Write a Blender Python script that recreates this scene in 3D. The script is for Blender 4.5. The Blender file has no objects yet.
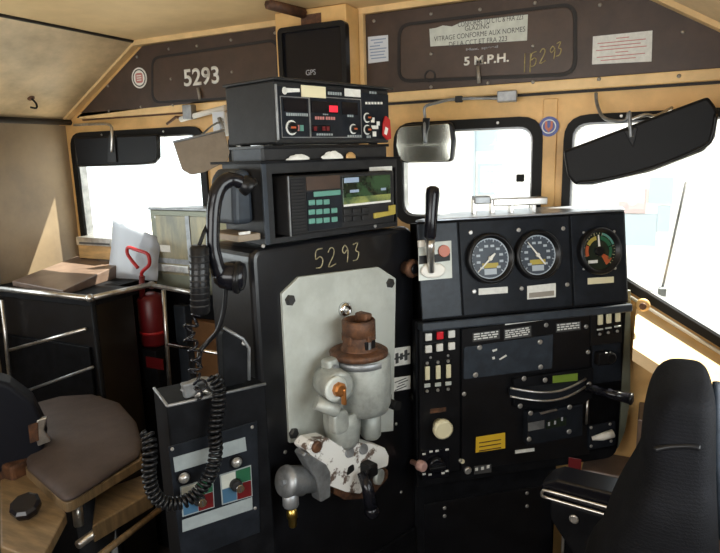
import bpy, bmesh, math, random
from mathutils import Vector, Matrix
random.seed(7)
V = Vector
SC = bpy.context.scene
COL = SC.collection
R = math.radians

# ------------------------------------------------------------ camera
F = 610.0
CAM = V((1.08, -2.05, 1.62))
psi, pit, rol = R(26), R(11.3), R(1.6)
FW = V((-math.sin(psi)*math.cos(pit), math.cos(psi)*math.cos(pit), -math.sin(pit)))
_rt = V((math.cos(psi), math.sin(psi), 0)); _up = _rt.cross(FW)
RT = _rt*math.cos(rol) - _up*math.sin(rol); UP = _rt*math.sin(rol) + _up*math.cos(rol)
cd = bpy.data.cameras.new('camera'); cam = bpy.data.objects.new('camera', cd); COL.objects.link(cam)
cd.sensor_width = 36; cd.lens = F/720*36; cd.clip_start = .02; cd.clip_end = 200
m = Matrix((RT, UP, -FW)).transposed().to_4x4(); m.translation = CAM
cam.matrix_world = m
SC.camera = cam

# ------------------------------------------------------------ light
SC.view_settings.view_transform = 'Standard'; SC.view_settings.look = 'None'
SC.view_settings.exposure = 0.0; SC.view_settings.gamma = 1; SC.view_settings.use_curve_mapping = False
wd = bpy.data.worlds.new('world'); SC.world = wd; wd.use_nodes = True
bg = wd.node_tree.nodes['Background']; bg.inputs[0].default_value = (.93, .97, 1, 1); bg.inputs[1].default_value = 2.2
def lamp(name, kind, loc, direction, energy, color=(1, 1, 1), size=(1, 1), angle=.01):
    l = bpy.data.lights.new(name, kind); o = bpy.data.objects.new(name, l); COL.objects.link(o)
    o.location = loc; o.rotation_euler = V(direction).to_track_quat('-Z', 'Y').to_euler()
    l.energy = energy; l.color = color
    if kind == 'AREA': l.shape = 'RECTANGLE'; l.size, l.size_y = size
    if kind == 'SUN': l.angle = angle
    return o
lamp('sun', 'SUN', (3, 6, 8), (-.68, -1.0, -1.78), 22.0, (1, .93, .8), angle=.009)
# daylight coming in at the side windows and the rear door window
lamp('daylight_right_window', 'AREA', (1.62, -1.45, 1.40), (-1, .12, .10), 19, (.97, .98, 1), (1.2, .75))
lamp('daylight_left_window', 'AREA', (-1.62, -1.30, 1.40), (1, .1, .10), 9, (.95, .98, 1), (1.2, .75))
lamp('daylight_rear_window', 'AREA', (.2, -3.05, 1.55), (0, 1, .12), 21, (1, .97, .92), (1.6, .7))

# ------------------------------------------------------------ frames
class Fr:
    def __init__(s, o, yaw, tilt=0.0):
        y = R(yaw); t = R(tilt)
        s.o = V(o); s.u = V((math.sin(y), math.cos(y), 0)); n0 = s.u.cross(V((0, 0, 1)))
        s.v = V((0, 0, 1))*math.cos(t) - n0*math.sin(t); s.n = s.u.cross(s.v)
    def w(s, a, b, c=0.0): return s.o + s.u*a + s.v*b + s.n*c
    def at(s, x, y, h=0.0):                       # where the line of sight meets this plane (raised by h)
        d = FW + RT*((x-360)/F) - UP*((y-276.5)/F)
        p = s.o + s.n*h
        q = CAM + d*(((p-CAM).dot(s.n))/d.dot(s.n)) - s.o
        return q.dot(s.u), q.dot(s.v)
    def pp(s, pts, h=0.0): return [s.at(x, y, h) for x, y in pts]
def sight(x, y, X=None, Y=None, Z=None):
    d = FW + RT*((x-360)/F) - UP*((y-276.5)/F)
    if X is not None: t = (X-CAM.x)/d.x
    elif Y is not None: t = (Y-CAM.y)/d.y
    else: t = (Z-CAM.z)/d.z
    return CAM + d*t
def seen(p):
    v = V(p)-CAM; z = v.dot(FW)
    return 360+F*v.dot(RT)/z, 276.5-F*v.dot(UP)/z
def vplane(x, y, dist, yaw, tilt=0):              # upright plane a given ground distance from the viewer, base at z = 0
    d = FW + RT*((x-360)/F) - UP*((y-276.5)/F)
    p = CAM + d*(dist/math.hypot(d.x, d.y)); p.z = 0
    return Fr(p, yaw, tilt)
class WorldFr(Fr):
    def __init__(s): s.o = V((0, 0, 0)); s.u = V((1, 0, 0)); s.v = V((0, 1, 0)); s.n = V((0, 0, 1))
WF = WorldFr()
FWALL = Fr((0, 0, 0), 90)         # front wall: a = X, b = Z, c towards the cab
FLEFT = Fr((-1.4, 0, 0), 0)       # left wall

# ------------------------------------------------------------ materials
def mat(name, col, rough=.5, metal=0.0, var=.0, scale=8, col2=None, lo=.4, hi=.65, bump=0.0, bscale=None, spec=.5, stretch=None, coat=0):
    m = bpy.data.materials.new(name); m.use_nodes = True
    nt = m.node_tree; b = nt.nodes['Principled BSDF']
    b.inputs['Base Color'].default_value = (*col, 1); b.inputs['Roughness'].default_value = rough
    b.inputs['Metallic'].default_value = metal; b.inputs['Specular IOR Level'].default_value = spec
    b.inputs['Coat Weight'].default_value = coat
    tc = nt.nodes.new('ShaderNodeTexCoord'); vec = tc.outputs['Object']
    if stretch:
        mp = nt.nodes.new('ShaderNodeMapping'); mp.inputs['Scale'].default_value = stretch
        nt.links.new(vec, mp.inputs['Vector']); vec = mp.outputs[0]
    if var or col2:
        n = nt.nodes.new('ShaderNodeTexNoise'); n.inputs['Scale'].default_value = scale; n.inputs['Detail'].default_value = 6
        n.inputs['Roughness'].default_value = .65
        nt.links.new(vec, n.inputs['Vector'])
        r = nt.nodes.new('ShaderNodeValToRGB')
        c2 = col2 if col2 else tuple(max(0, c*(1-var)) for c in col)
        c1 = col if col2 else tuple(min(1, c*(1+var)) for c in col)
        r.color_ramp.elements[0].position = lo; r.color_ramp.elements[0].color = (*c2, 1)
        r.color_ramp.elements[1].position = hi; r.color_ramp.elements[1].color = (*c1, 1)
        nt.links.new(n.outputs['Fac'], r.inputs['Fac']); nt.links.new(r.outputs['Color'], b.inputs['Base Color'])
    if bump:
        n2 = nt.nodes.new('ShaderNodeTexNoise'); n2.inputs['Scale'].default_value = bscale or scale*4; n2.inputs['Detail'].default_value = 4
        nt.links.new(vec, n2.inputs['Vector'])
        bp = nt.nodes.new('ShaderNodeBump'); bp.inputs['Strength'].default_value = bump; bp.inputs['Distance'].default_value = .004
        nt.links.new(n2.outputs['Fac'], bp.inputs['Height']); nt.links.new(bp.outputs[0], b.inputs['Normal'])
    return m
M = {}
M['tan'] = mat('tan_paint', (.74, .45, .17), .45, var=.14, scale=5)
M['tan_light'] = mat('light_tan_paint', (.80, .55, .26), .4, var=.12, scale=6)
M['ceil'] = mat('ceiling_paint', (.80, .58, .30), .5, col2=(.60, .42, .20), scale=2.2, lo=.32, hi=.62)
M['slope'] = mat('sooty_lining', (.68, .51, .30), .38, col2=(.25, .19, .11), scale=2.0, lo=.30, hi=.58, stretch=(1, 1, 2.2))
M['lining'] = mat('wall_lining', (.30, .225, .14), .5, col2=(.21, .155, .10), scale=3)
M['floor'] = mat('floor_rubber', (.035, .03, .028), .7, var=.3)
M['brown'] = mat('brown_paint', (.052, .030, .021), .42, var=.16, scale=14, bump=.06, bscale=120)
M['brown2'] = mat('brown_cover_paint', (.060, .035, .024), .40, var=.14, scale=12, bump=.05, bscale=120)
M['seam'] = mat('seam_rubber', (.012, .009, .008), .6)
M['black'] = mat('black_enamel', (.0065, .0068, .0085), .30, var=.3, scale=12, bump=.05, bscale=90, spec=.5)
M['black2'] = mat('worn_black_paint', (.007, .0074, .009), .55, var=.35, scale=18, bump=.06, bscale=80, spec=.1)
M['gauge_panel'] = mat('gauge_panel_paint', (.0125, .015, .020), .45, var=.25, scale=20, bump=.05, bscale=150, spec=.15)
M['slate'] = mat('slate_plate', (.030, .038, .050), .45, var=.2, scale=25, spec=.3)
M['charcoal'] = mat('charcoal_case', (.016, .016, .017), .5, var=.2, scale=40, bump=.05, bscale=200, spec=.3)
M['plastic'] = mat('black_plastic', (.007, .007, .008), .32, spec=.3)
M['gloss'] = mat('glossy_black', (.007, .007, .010), .2, spec=.35)
M['visor'] = mat('black_visor_vinyl', (.007, .007, .008), .5, spec=.2)
M['rubber'] = mat('black_rubber', (.008, .008, .008), .6, spec=.25)
M['alu'] = mat('aluminium_plate', (.60, .63, .59), .5, .15, col2=(.45, .47, .43), scale=6, lo=.35, hi=.6)
M['cast'] = mat('grey_casting', (.42, .44, .41), .5, .3, col2=(.25, .26, .24), scale=14, lo=.35, hi=.6, bump=.2, bscale=90)
M['cast_dark'] = mat('dull_grey_metal', (.27, .28, .29), .42, .6, var=.25, scale=20)
M['rust'] = mat('rusty_bronze', (.17, .075, .035), .6, .4, col2=(.07, .035, .022), scale=35, bump=.35, bscale=160)
M['copper'] = mat('copper_plug', (.50, .20, .06), .35, .8, var=.25, scale=40)
M['brass'] = mat('brass', (.62, .44, .12), .3, 1.0)
M['chrome'] = mat('chrome', (.75, .75, .75), .16, 1.0)
M['steel'] = mat('steel_tube', (.60, .58, .55), .3, .9, var=.2, scale=30)
M['screw'] = mat('screw_steel', (.50, .49, .47), .35, .7)
M['rivet'] = mat('dull_rivet', (.30, .27, .23), .5, .3)
M['chip'] = mat('chipped_white_paint', (.78, .77, .74), .45, 0, col2=(.13, .09, .07), scale=26, lo=.40, hi=.46, bump=.15)
M['white'] = mat('white_paint', (.78, .76, .70), .5)
M['cream'] = mat('cream_plastic', (.74, .68, .46), .4)
M['paper'] = mat('paper', (.74, .74, .70), .7, var=.08, scale=60)
M['paper_blue'] = mat('pale_sticker', (.64, .68, .74), .6)
M['signm'] = mat('sign_vinyl', (.56, .58, .52), .55, var=.08, scale=30)
M['strip'] = mat('grey_blue_strip', (.30, .34, .35), .5, var=.1, scale=20)
M['dial'] = mat('dial_face_grey', (.045, .058, .078), .4)
M['blue_white'] = mat('dial_print', (.42, .47, .52), .5)
M['sky_glare'] = mat('sky_glare_paint', (.42, .45, .50), .3, .5, var=.2, scale=14)  # pale colour stands in for sky glare on the console top
M['dark_ply'] = mat('dark_plywood', (.17, .085, .035), .5, var=.2, scale=9)
M['black_bolt'] = mat('dark_bolt', (.05, .05, .05), .45, .5)
M['ink'] = mat('black_ink', (.06, .06, .06), .6)
M['red_ink'] = mat('faded_red_ink', (.52, .20, .18), .6)
M['grey_ink'] = mat('grey_ink', (.36, .36, .38), .6)
M['blue_ink'] = mat('faded_blue_ink', (.28, .36, .50), .6)
M['chalk'] = mat('yellowish_paint_marker', (.34, .30, .18), .7, var=.4, scale=80)
M['chalk2'] = mat('faded_yellow_marker', (.36, .29, .12), .7, var=.3, scale=80)
M['red'] = mat('red_paint', (.42, .016, .018), .38)
M['dark_red'] = mat('dark_red_paint', (.12, .006, .008), .4)
M['orange'] = mat('orange_red_lens', (.44, .09, .03), .35)
M['yellow'] = mat('yellow_label', (.72, .46, .03), .5)
M['olive'] = mat('dull_yellow_tag', (.42, .33, .06), .5)
M['green'] = mat('green_label', (.16, .25, .03), .5)
M['green2'] = mat('dark_green_enamel', (.012, .10, .045), .5)
M['teal'] = mat('teal_keys', (.10, .27, .22), .5)
M['blue'] = mat('blue_enamel', (.05, .13, .22), .5)
M['badge_blue'] = mat('badge_blue', (.09, .12, .34), .5)
M['pink'] = mat('pink_plastic', (.62, .38, .34), .4)
M['wood'] = mat('varnished_wood', (.46, .28, .11), .4, var=.25, scale=10, stretch=(1, 1, 6))
M['ply'] = mat('plywood', (.21, .14, .07), .5, var=.25, scale=9, stretch=(1, 6, 1))
M['brown_vinyl'] = mat('brown_wedge_paint', (.16, .11, .085), .35, var=.2, scale=8)
M['fabric_grey'] = mat('brown_grey_vinyl', (.072, .052, .046), .65, var=.15, scale=10, bump=.15, bscale=160)
M['navy'] = mat('navy_vinyl', (.005, .006, .011), .5, spec=.25)
M['flap'] = mat('brown_sunshade_cloth', (.27, .215, .155), .6, var=.12, scale=12)
M['mirror'] = mat('greenish_mirror', (.55, .56, .49), .14, .9, var=.1, scale=8)
M['stainless'] = mat('stainless_sheet', (.20, .21, .16), .4, .4, var=.15, scale=3)
M['beige_reflection'] = mat('painted_beige_reflection', (.33, .28, .16), .3, .3, col2=(.12, .12, .09), scale=5, stretch=(1.5, 1.5, .4))  # beige and dark reflections are painted into the sheet's colour
M['lcd'] = mat('dark_display', (.012, .02, .014), .12)
M['lcd_olive'] = mat('olive_display', (.30, .33, .10), .3, col2=(.05, .09, .04), scale=16, lo=.42, hi=.6)
M['pcb'] = mat('green_reflecting_display', (.035, .075, .035), .15, col2=(.012, .018, .012), scale=22, lo=.45, hi=.55)
M['ext_white'] = mat('outside_white', (.80, .79, .76), .7)
M['ext_blue'] = mat('outside_pale_blue', (.42, .50, .56), .7)
M['ext_pink'] = mat('outside_pink', (.56, .40, .40), .7)
M['ground'] = mat('pale_gravel', (.55, .52, .46), .9, var=.15, scale=6)
def lit(name, col, s):
    m = mat(name, col, .4); b = m.node_tree.nodes['Principled BSDF']
    b.inputs['Emission Color'].default_value = (*col, 1); b.inputs['Emission Strength'].default_value = s
    return m
M['led'] = lit('red_led_digits', (.75, .02, .04), .8)
M['red_lamp'] = lit('red_lamp', (.60, .01, .02), .12)
def woven():
    m = mat('black_woven_fabric', (.0055, .0055, .007), .85, var=.25, scale=14, spec=.15)
    nt = m.node_tree; b = nt.nodes['Principled BSDF']
    tc = nt.nodes.new('ShaderNodeTexCoord'); wv = nt.nodes.new('ShaderNodeTexWave'); wv.wave_type = 'BANDS'; wv.bands_direction = 'Z'
    wv.inputs['Scale'].default_value = 55; wv.inputs['Distortion'].default_value = 6; wv.inputs['Detail'].default_value = 3; wv.inputs['Detail Scale'].default_value = 5
    nt.links.new(tc.outputs['Object'], wv.inputs['Vector'])
    bp = nt.nodes.new('ShaderNodeBump'); bp.inputs['Strength'].default_value = .28; bp.inputs['Distance'].default_value = .003
    nt.links.new(wv.outputs['Fac'], bp.inputs['Height']); nt.links.new(bp.outputs[0], b.inputs['Normal'])
    b.inputs['Sheen Weight'].default_value = .0
    return m
M['fabric'] = woven()
def glass():
    m = bpy.data.materials.new('window_glass'); m.use_nodes = True; nt = m.node_tree; nt.nodes.clear()
    o = nt.nodes.new('ShaderNodeOutputMaterial'); t = nt.nodes.new('ShaderNodeBsdfTransparent'); g = nt.nodes.new('ShaderNodeBsdfGlossy')
    g.inputs['Roughness'].default_value = .02; t.inputs[0].default_value = (.96, .98, .97, 1)
    x = nt.nodes.new('ShaderNodeMixShader'); x.inputs[0].default_value = .04
    nt.links.new(t.outputs[0], x.inputs[1]); nt.links.new(g.outputs[0], x.inputs[2]); nt.links.new(x.outputs[0], o.inputs[0])
    return m
M['glass'] = glass()
def film():
    m = bpy.data.materials.new('clear_plastic_film'); m.use_nodes = True; nt = m.node_tree; nt.nodes.clear()
    o = nt.nodes.new('ShaderNodeOutputMaterial'); t = nt.nodes.new('ShaderNodeBsdfTranslucent'); g = nt.nodes.new('ShaderNodeBsdfDiffuse')
    t.inputs[0].default_value = (.62, .66, .72, 1); g.inputs[0].default_value = (.66, .69, .74, 1)
    x = nt.nodes.new('ShaderNodeMixShader'); x.inputs[0].default_value = .5
    nt.links.new(t.outputs[0], x.inputs[1]); nt.links.new(g.outputs[0], x.inputs[2]); nt.links.new(x.outputs[0], o.inputs[0])
    return m
M['film'] = film()

# ------------------------------------------------------------ mesh builders
def rpoly(pts, r, seg=5):
    out = []; n = len(pts)
    rs = r if isinstance(r, (list, tuple)) else [r]*n
    for i in range(n):
        p = V((*pts[i], 0)); a = V((*pts[i-1], 0)); b = V((*pts[(i+1) % n], 0))
        da, db = (a-p), (b-p); la, lb = da.length, db.length; da.normalize(); db.normalize()
        rr = rs[i]
        if rr <= 0: out.append((p.x, p.y)); continue
        ang = da.angle(db); t = min(rr/math.tan(ang/2), .48*la, .48*lb)
        p0 = p+da*t; p1 = p+db*t
        for k in range(seg+1):
            s = k/seg
            q = p0*(1-s)**2 + p*(2*s*(1-s)) + p1*s**2
            out.append((q.x, q.y))
    return out
def rect(a0, b0, a1, b1): return [(a0, b0), (a1, b0), (a1, b1), (a0, b1)]
class MB:
    def __init__(s, fr=WF): s.bm = bmesh.new(); s.fr = fr
    def _add(s, verts, faces, bev=0.0, seg=2, smooth=False, flip=True):
        t = bmesh.new(); vs = [t.verts.new(v) for v in verts]
        for f in faces:
            try: t.faces.new([vs[i] for i in f])
            except ValueError: pass
        bmesh.ops.recalc_face_normals(t, faces=t.faces)
        if bev > 0:
            ed = [e for e in t.edges if len(e.link_faces) == 2 and e.calc_face_angle(0) > .5]
            bmesh.ops.bevel(t, geom=ed, offset=bev, segments=seg, affect='EDGES', profile=.5, clamp_overlap=True)
        if smooth:
            for f in t.faces: f.smooth = True
        me = bpy.data.meshes.new('t'); t.to_mesh(me); t.free()
        n0 = len(s.bm.verts); s.bm.from_mesh(me); bpy.data.meshes.remove(me)
        s.bm.verts.ensure_lookup_table()
        fr = s.fr
        for v in list(s.bm.verts)[n0:]: v.co = fr.w(*v.co)
        return s
    def box(s, lo, hi, bev=0.0, seg=2):
        x0, y0, z0 = lo; x1, y1, z1 = hi
        return s._add([(x0, y0, z0), (x1, y0, z0), (x1, y1, z0), (x0, y1, z0), (x0, y0, z1), (x1, y0, z1), (x1, y1, z1), (x0, y1, z1)],
                      [(0, 3, 2, 1), (4, 5, 6, 7), (0, 1, 5, 4), (1, 2, 6, 5), (2, 3, 7, 6), (3, 0, 4, 7)], bev, seg)
    def prism(s, poly, c0, c1, bev=0.0, seg=2):
        n = len(poly)
        vs = [(a, b, c0) for a, b in poly] + [(a, b, c1) for a, b in poly]
        fs = [tuple(range(n-1, -1, -1)), tuple(range(n, 2*n))] + [(i, (i+1) % n, n+(i+1) % n, n+i) for i in range(n)]
        return s._add(vs, fs, bev, seg)
    def hull(s, lower, upper, bev=0.0):            # two matching rings of 3-D points
        n = len(lower)
        fs = [tuple(range(n-1, -1, -1)), tuple(range(n, 2*n))] + [(i, (i+1) % n, n+(i+1) % n, n+i) for i in range(n)]
        return s._add(list(lower)+list(upper), fs, bev)
    def ringplate(s, outer, inner, c0, c1):        # matching counts
        n = len(outer)
        vs = [(a, b, c0) for a, b in outer]+[(a, b, c0) for a, b in inner]+[(a, b, c1) for a, b in outer]+[(a, b, c1) for a, b in inner]
        fs = []
        for i in range(n):
            j = (i+1) % n
            fs += [(i, j, n+j, n+i), (2*n+i, 3*n+i, 3*n+j, 2*n+j), (i, 2*n+i, 2*n+j, j), (n+i, n+j, 3*n+j, 3*n+i)]
        return s._add(vs, fs)
    def lathe(s, prof, o, axis, seg=28, smooth=True, arc=None, cap=True):  # prof [(radius, height)]
        ax = V(axis).normalized(); e1 = ax.orthogonal().normalized(); e2 = ax.cross(e1); o = V(o)
        vs, fs = [], []; m = len(prof)
        for r, h in prof:
            for k in range(seg):
                t = 2*math.pi*k/seg; p = o+ax*h+(e1*math.cos(t)+e2*math.sin(t))*r; vs.append(tuple(p))
        for i in range(m-1):
            for k in range(seg):
                j = (k+1) % seg; fs.append((i*seg+k, i*seg+j, (i+1)*seg+j, (i+1)*seg+k))
        if cap: fs.append(tuple(range(seg-1, -1, -1))); fs.append(tuple((m-1)*seg+k for k in range(seg)))
        n0 = len(s.bm.faces); s._add(vs, fs)
        if smooth:
            s.bm.faces.ensure_lookup_table()
            for f in list(s.bm.faces)[n0:]:
                if len(f.verts) == 4: f.smooth = True
        return s
    def cyl(s, p0, p1, r, r1=None, seg=20, bev=0.0):
        p0, p1 = V(p0), V(p1); h = (p1-p0).length; r1 = r if r1 is None else r1
        pr = [(r, 0), (r1, h)] if bev <= 0 else [(r-bev, 0), (r, bev), (r1, h-bev), (r1-bev, h)]
        return s.lathe(pr, p0, p1-p0, seg)
    def tube(s, pts, r, seg=10, closed=False, smooth_path=0):
        P = [V(p) for p in pts]
        if smooth_path:
            Q = []
            n = len(P)
            for i in range(n if closed else n-1):
                a, b, c, d = P[(i-1) % n] if closed or i > 0 else P[0], P[i], P[(i+1) % n], P[(i+2) % n] if closed or i+2 < n else P[-1]
                for k in range(smooth_path):
                    t = k/smooth_path
                    Q.append(.5*((2*b)+(c-a)*t+(2*a-5*b+4*c-d)*t*t+(3*b-a-3*c+d)*t**3))
            if not closed: Q.append(P[-1])
            P = Q
        n = len(P); vs, fs = [], []
        rr = r if isinstance(r, (list, tuple)) else None
        prev = None
        for i in range(n):
            t = (P[(i+1) % n]-P[i-1]) if closed else (P[min(i+1, n-1)]-P[max(i-1, 0)])
            t.normalize()
            if prev is None: e = t.orthogonal().normalized()
            else:
                e = prev - t*prev.dot(t)
                e = e.normalized() if e.length > 1e-6 else t.orthogonal().normalized()
            prev = e; g = t.cross(e)
            ri = r if rr is None else rr[min(len(rr)-1, int(round(i*(len(rr)-1)/max(1, n-1))))]
            for k in range(seg):
                a = 2*math.pi*k/seg; vs.append(tuple(P[i]+(e*math.cos(a)+g*math.sin(a))*ri))
        for i in range(n if closed else n-1):
            i2 = (i+1) % n
            for k in range(seg):
                j = (k+1) % seg; fs.append((i*seg+k, i*seg+j, i2*seg+j, i2*seg+k))
        if not closed: fs.append(tuple(range(seg-1, -1, -1))); fs.append(tuple((n-1)*seg+k for k in range(seg)))
        s._add(vs, fs, smooth=True); return s
    def rings(s, rings, smooth=True, cap=True):
        n = len(rings[0]); vs = [tuple(p) for r in rings for p in r]; fs = []
        for i in range(len(rings)-1):
            for k in range(n):
                j = (k+1) % n; fs.append((i*n+k, i*n+j, (i+1)*n+j, (i+1)*n+k))
        if cap: fs.append(tuple(range(n-1, -1, -1))); fs.append(tuple((len(rings)-1)*n+k for k in range(n)))
        return s._add(vs, fs, smooth=smooth)
    def ball(s, c, r, sc=(1, 1, 1), seg=20, n=10):
        rg = []
        for i in range(1, n):
            t = math.pi*i/n
            rg.append([(c[0]+r*sc[0]*math.sin(t)*math.cos(2*math.pi*k/seg), c[1]+r*sc[1]*math.sin(t)*math.sin(2*math.pi*k/seg), c[2]-r*sc[2]*math.cos(t)) for k in range(seg)])
        return s.rings(rg)
WL = {}
def link(name, me, mt, parent=None):
    o = bpy.data.objects.new(name, me); COL.objects.link(o)
    if me.materials: me.materials.clear()
    me.materials.append(M[mt] if isinstance(mt, str) else mt)
    co = [v.co.copy() for v in me.vertices]
    lo = V([min(c[i] for c in co) for i in range(3)]); hi = V([max(c[i] for c in co) for i in range(3)])
    c = (lo+hi)/2; me.transform(Matrix.Translation(-c)); WL[o] = c
    if parent is not None: o.parent = parent; o.location = c-WL[parent]
    else: o.location = c
    return o
def put(name, mb, mt, parent=None):
    me = bpy.data.meshes.new(name); mb.bm.normal_update(); mb.bm.to_mesh(me); mb.bm.free()
    return link(name, me, mt, parent)
def tag(o, label, cat, group=None):
    o['label'] = label; o['category'] = cat
    if group: o['group'] = group
    return o
def thing(name, label, cat, loc, group=None):
    o = bpy.data.objects.new(name, None); COL.objects.link(o); o.location = V(loc); o.empty_display_size = .05; WL[o] = V(loc)
    return tag(o, label, cat, group)
def struct(name, mb, mt, parent=None):
    o = put(name, mb, mt, parent)
    if parent is None: o['kind'] = 'structure'
    return o
def text(s, fr, box, c, mt, parent, name='lettering', bold=0.0, thick=.0004):
    cu = bpy.data.curves.new('txt', 'FONT'); cu.body = s; cu.size = 1; cu.extrude = 0; cu.offset = bold; cu.align_x = 'LEFT'
    o = bpy.data.objects.new('txt', cu); COL.objects.link(o)
    dg = bpy.context.evaluated_depsgraph_get(); me = bpy.data.meshes.new_from_object(o.evaluated_get(dg))
    bpy.data.objects.remove(o); bpy.data.curves.remove(cu)
    xs = [v.co.x for v in me.vertices]; ys = [v.co.y for v in me.vertices]
    x0, x1, y0, y1 = min(xs), max(xs), min(ys), max(ys); a0, b0, a1, b1 = box
    bm = bmesh.new(); bm.from_mesh(me)
    g = bmesh.ops.extrude_face_region(bm, geom=list(bm.faces))
    for e in g['geom']:
        if isinstance(e, bmesh.types.BMVert): e.co.z += 1
    bmesh.ops.recalc_face_normals(bm, faces=bm.faces)
    for v in bm.verts:
        v.co = fr.w(a0+(v.co.x-x0)/(x1-x0)*(a1-a0), b0+(v.co.y-y0)/(y1-y0)*(b1-b0), c+v.co.z*thick)
    bm.to_mesh(me); bm.free(); me.name = name
    return link(name, me, mt, parent)
STROKE = {'5': [(.85, 1), (.2, 1), (.12, .55), (.55, .62), (.85, .38), (.62, .05), (.1, .08)], '2': [(.1, .8), (.4, 1), (.75, .85), (.65, .5), (.1, .02), (.9, .04)],
          '9': [(.8, .72), (.5, .98), (.2, .78), (.4, .55), (.78, .7), (.8, .4), (.7, 0)], '3': [(.15, .95), (.7, .95), (.45, .58), (.8, .4), (.6, .05), (.12, .06)],
          '1': [(.5, 1), (.48, 0)]}
def strokes(s, fr, spots, c, r, mt, parent, name='painted_number'):
    mb = MB(fr)
    for ch, (a, b, w, h, sl) in zip(s, spots):
        mb.tube([(a+x*w, b+y*h+x*sl, c) for x, y in STROKE[ch]], r, 6, smooth_path=3)
    return put(name, mb, mt, parent)
def screw(fr, x, y, h, r, mt, parent, name='screw', t=.003):
    a, b = fr.at(x, y, h)
    return put(name, MB(fr).lathe([(r, 0), (r, t*.5), (r*.7, t)], (a, b, h), (0, 0, 1), 10), mt, parent)
def pbox(fr, x0, y0, x1, y1, h):               # rectified rectangle from two opposite corners
    a0, b1 = fr.at(x0, y0, h); a1, b0 = fr.at(x1, y1, h)
    return a0, b0, a1, b1
# ============================================================ SETTING
ZF = -.10
XL, XR = -1.43, 1.43
WINS = {1: [(-.642, 1.724), (-1.369, 1.724), (-1.369, 1.06), (-.642, 1.40)][::-1],
        2: rect(-.46, 1.40, .06, 1.705), 3: rect(.262, 1.40, .713, 1.694),
        4: [(.832, 1.320), (1.385, .989), (1.385, 1.697), (.832, 1.697)]}
def plate_holes(fr, outer, holes, c0, c1):
    cu = bpy.data.curves.new('h', 'CURVE'); cu.dimensions = '2D'; cu.fill_mode = 'BOTH'; cu.extrude = (c1-c0)/2
    for p in [outer]+holes:
        sp = cu.splines.new('POLY'); sp.points.add(len(p)-1); sp.use_cyclic_u = True
        for q, (a, b) in zip(sp.points, p): q.co = (a, b, 0, 1)
    o = bpy.data.objects.new('h', cu); COL.objects.link(o)
    dg = bpy.context.evaluated_depsgraph_get(); me = bpy.data.meshes.new_from_object(o.evaluated_get(dg))
    bpy.data.objects.remove(o); bpy.data.curves.remove(cu)
    for v in me.vertices: v.co = fr.w(v.co.x, v.co.y, v.co.z+(c0+c1)/2)
    bm = bmesh.new(); bm.from_mesh(me); bmesh.ops.remove_doubles(bm, verts=bm.verts, dist=1e-6); bmesh.ops.recalc_face_normals(bm, faces=bm.faces); bm.to_mesh(me); bm.free()
    return me
def grow(poly, d):
    n = len(poly); out = []
    area = sum(poly[i-1][0]*poly[i][1]-poly[i][0]*poly[i-1][1] for i in range(n))
    sg = 1 if area > 0 else -1
    for i in range(n):
        p = V((*poly[i], 0)); a = V((*poly[i-1], 0)); b = V((*poly[(i+1) % n], 0))
        d0 = (p-a).normalized(); d1 = (b-p).normalized()
        n0 = V((d0.y, -d0.x, 0))*sg; n1 = V((d1.y, -d1.x, 0))*sg
        k = (n0+n1); k = k/max(.3, k.length_squared)*2
        out.append((p.x+k.x*d, p.y+k.y*d))
    return out
outer = [(XL, ZF), (XR, ZF), (XR, 1.80), (.92, 2.11), (-.92, 2.11), (XL, 1.80)]
holes = [rpoly(grow(WINS[i], .012), .055) for i in (1, 2, 3, 4)]
o = link('wall_front', plate_holes(FWALL, outer, holes, -.05, 0), 'tan'); o['kind'] = 'structure'
for i in (1, 2, 3, 4):
    ou = rpoly(grow(WINS[i], .031 if i < 4 else .025), .075); inn = rpoly(WINS[i], .05)
    fr_ = struct('window_%d' % i, MB(FWALL).ringplate(ou, inn, -.035, .012), 'rubber')
    struct('inner_bead', MB(FWALL).ringplate(inn, rpoly(grow(WINS[i], -.006), .047), -.035, .004), 'cast_dark', fr_)
    struct('glass_pane', MB(FWALL).prism(rpoly(grow(WINS[i], .012), .05), -.032, -.027), 'glass', fr_)
    for k in range(2):                               # little frame screws along the top
        c = WINS[i]; xs = [p[0] for p in c]; zt = max(p[1] for p in c)+.015
        xx = min(xs)+(max(xs)-min(xs))*(.25+.5*k)
        struct('frame_screw', MB(FWALL).lathe([(.005, 0), (.004, .003)], (xx, zt, .012), (0, 0, 1), 8), 'screw', fr_)
struct('floor', MB().box((XL-.05, -3.0, ZF-.04), (XR+.05, .05, ZF)), 'floor')
cl = MB(); cl.box((-.94, -3.0, 2.11), (.94, .05, 2.15)); struct('ceiling', cl, 'ceil')
for nm, s in (('wall_upper_left', -1), ('wall_upper_right', 1)):
    x0, x1 = s*.92, s*1.45
    mb = MB(); mb.hull([(x0, -3, 2.11), (x1, -3, 1.79), (x1, .05, 1.79), (x0, .05, 2.11)], [(x0, -3, 2.15), (x1, -3, 1.83), (x1, .05, 1.83), (x0, .05, 2.15)])
    struct(nm, mb, 'slope')
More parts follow.
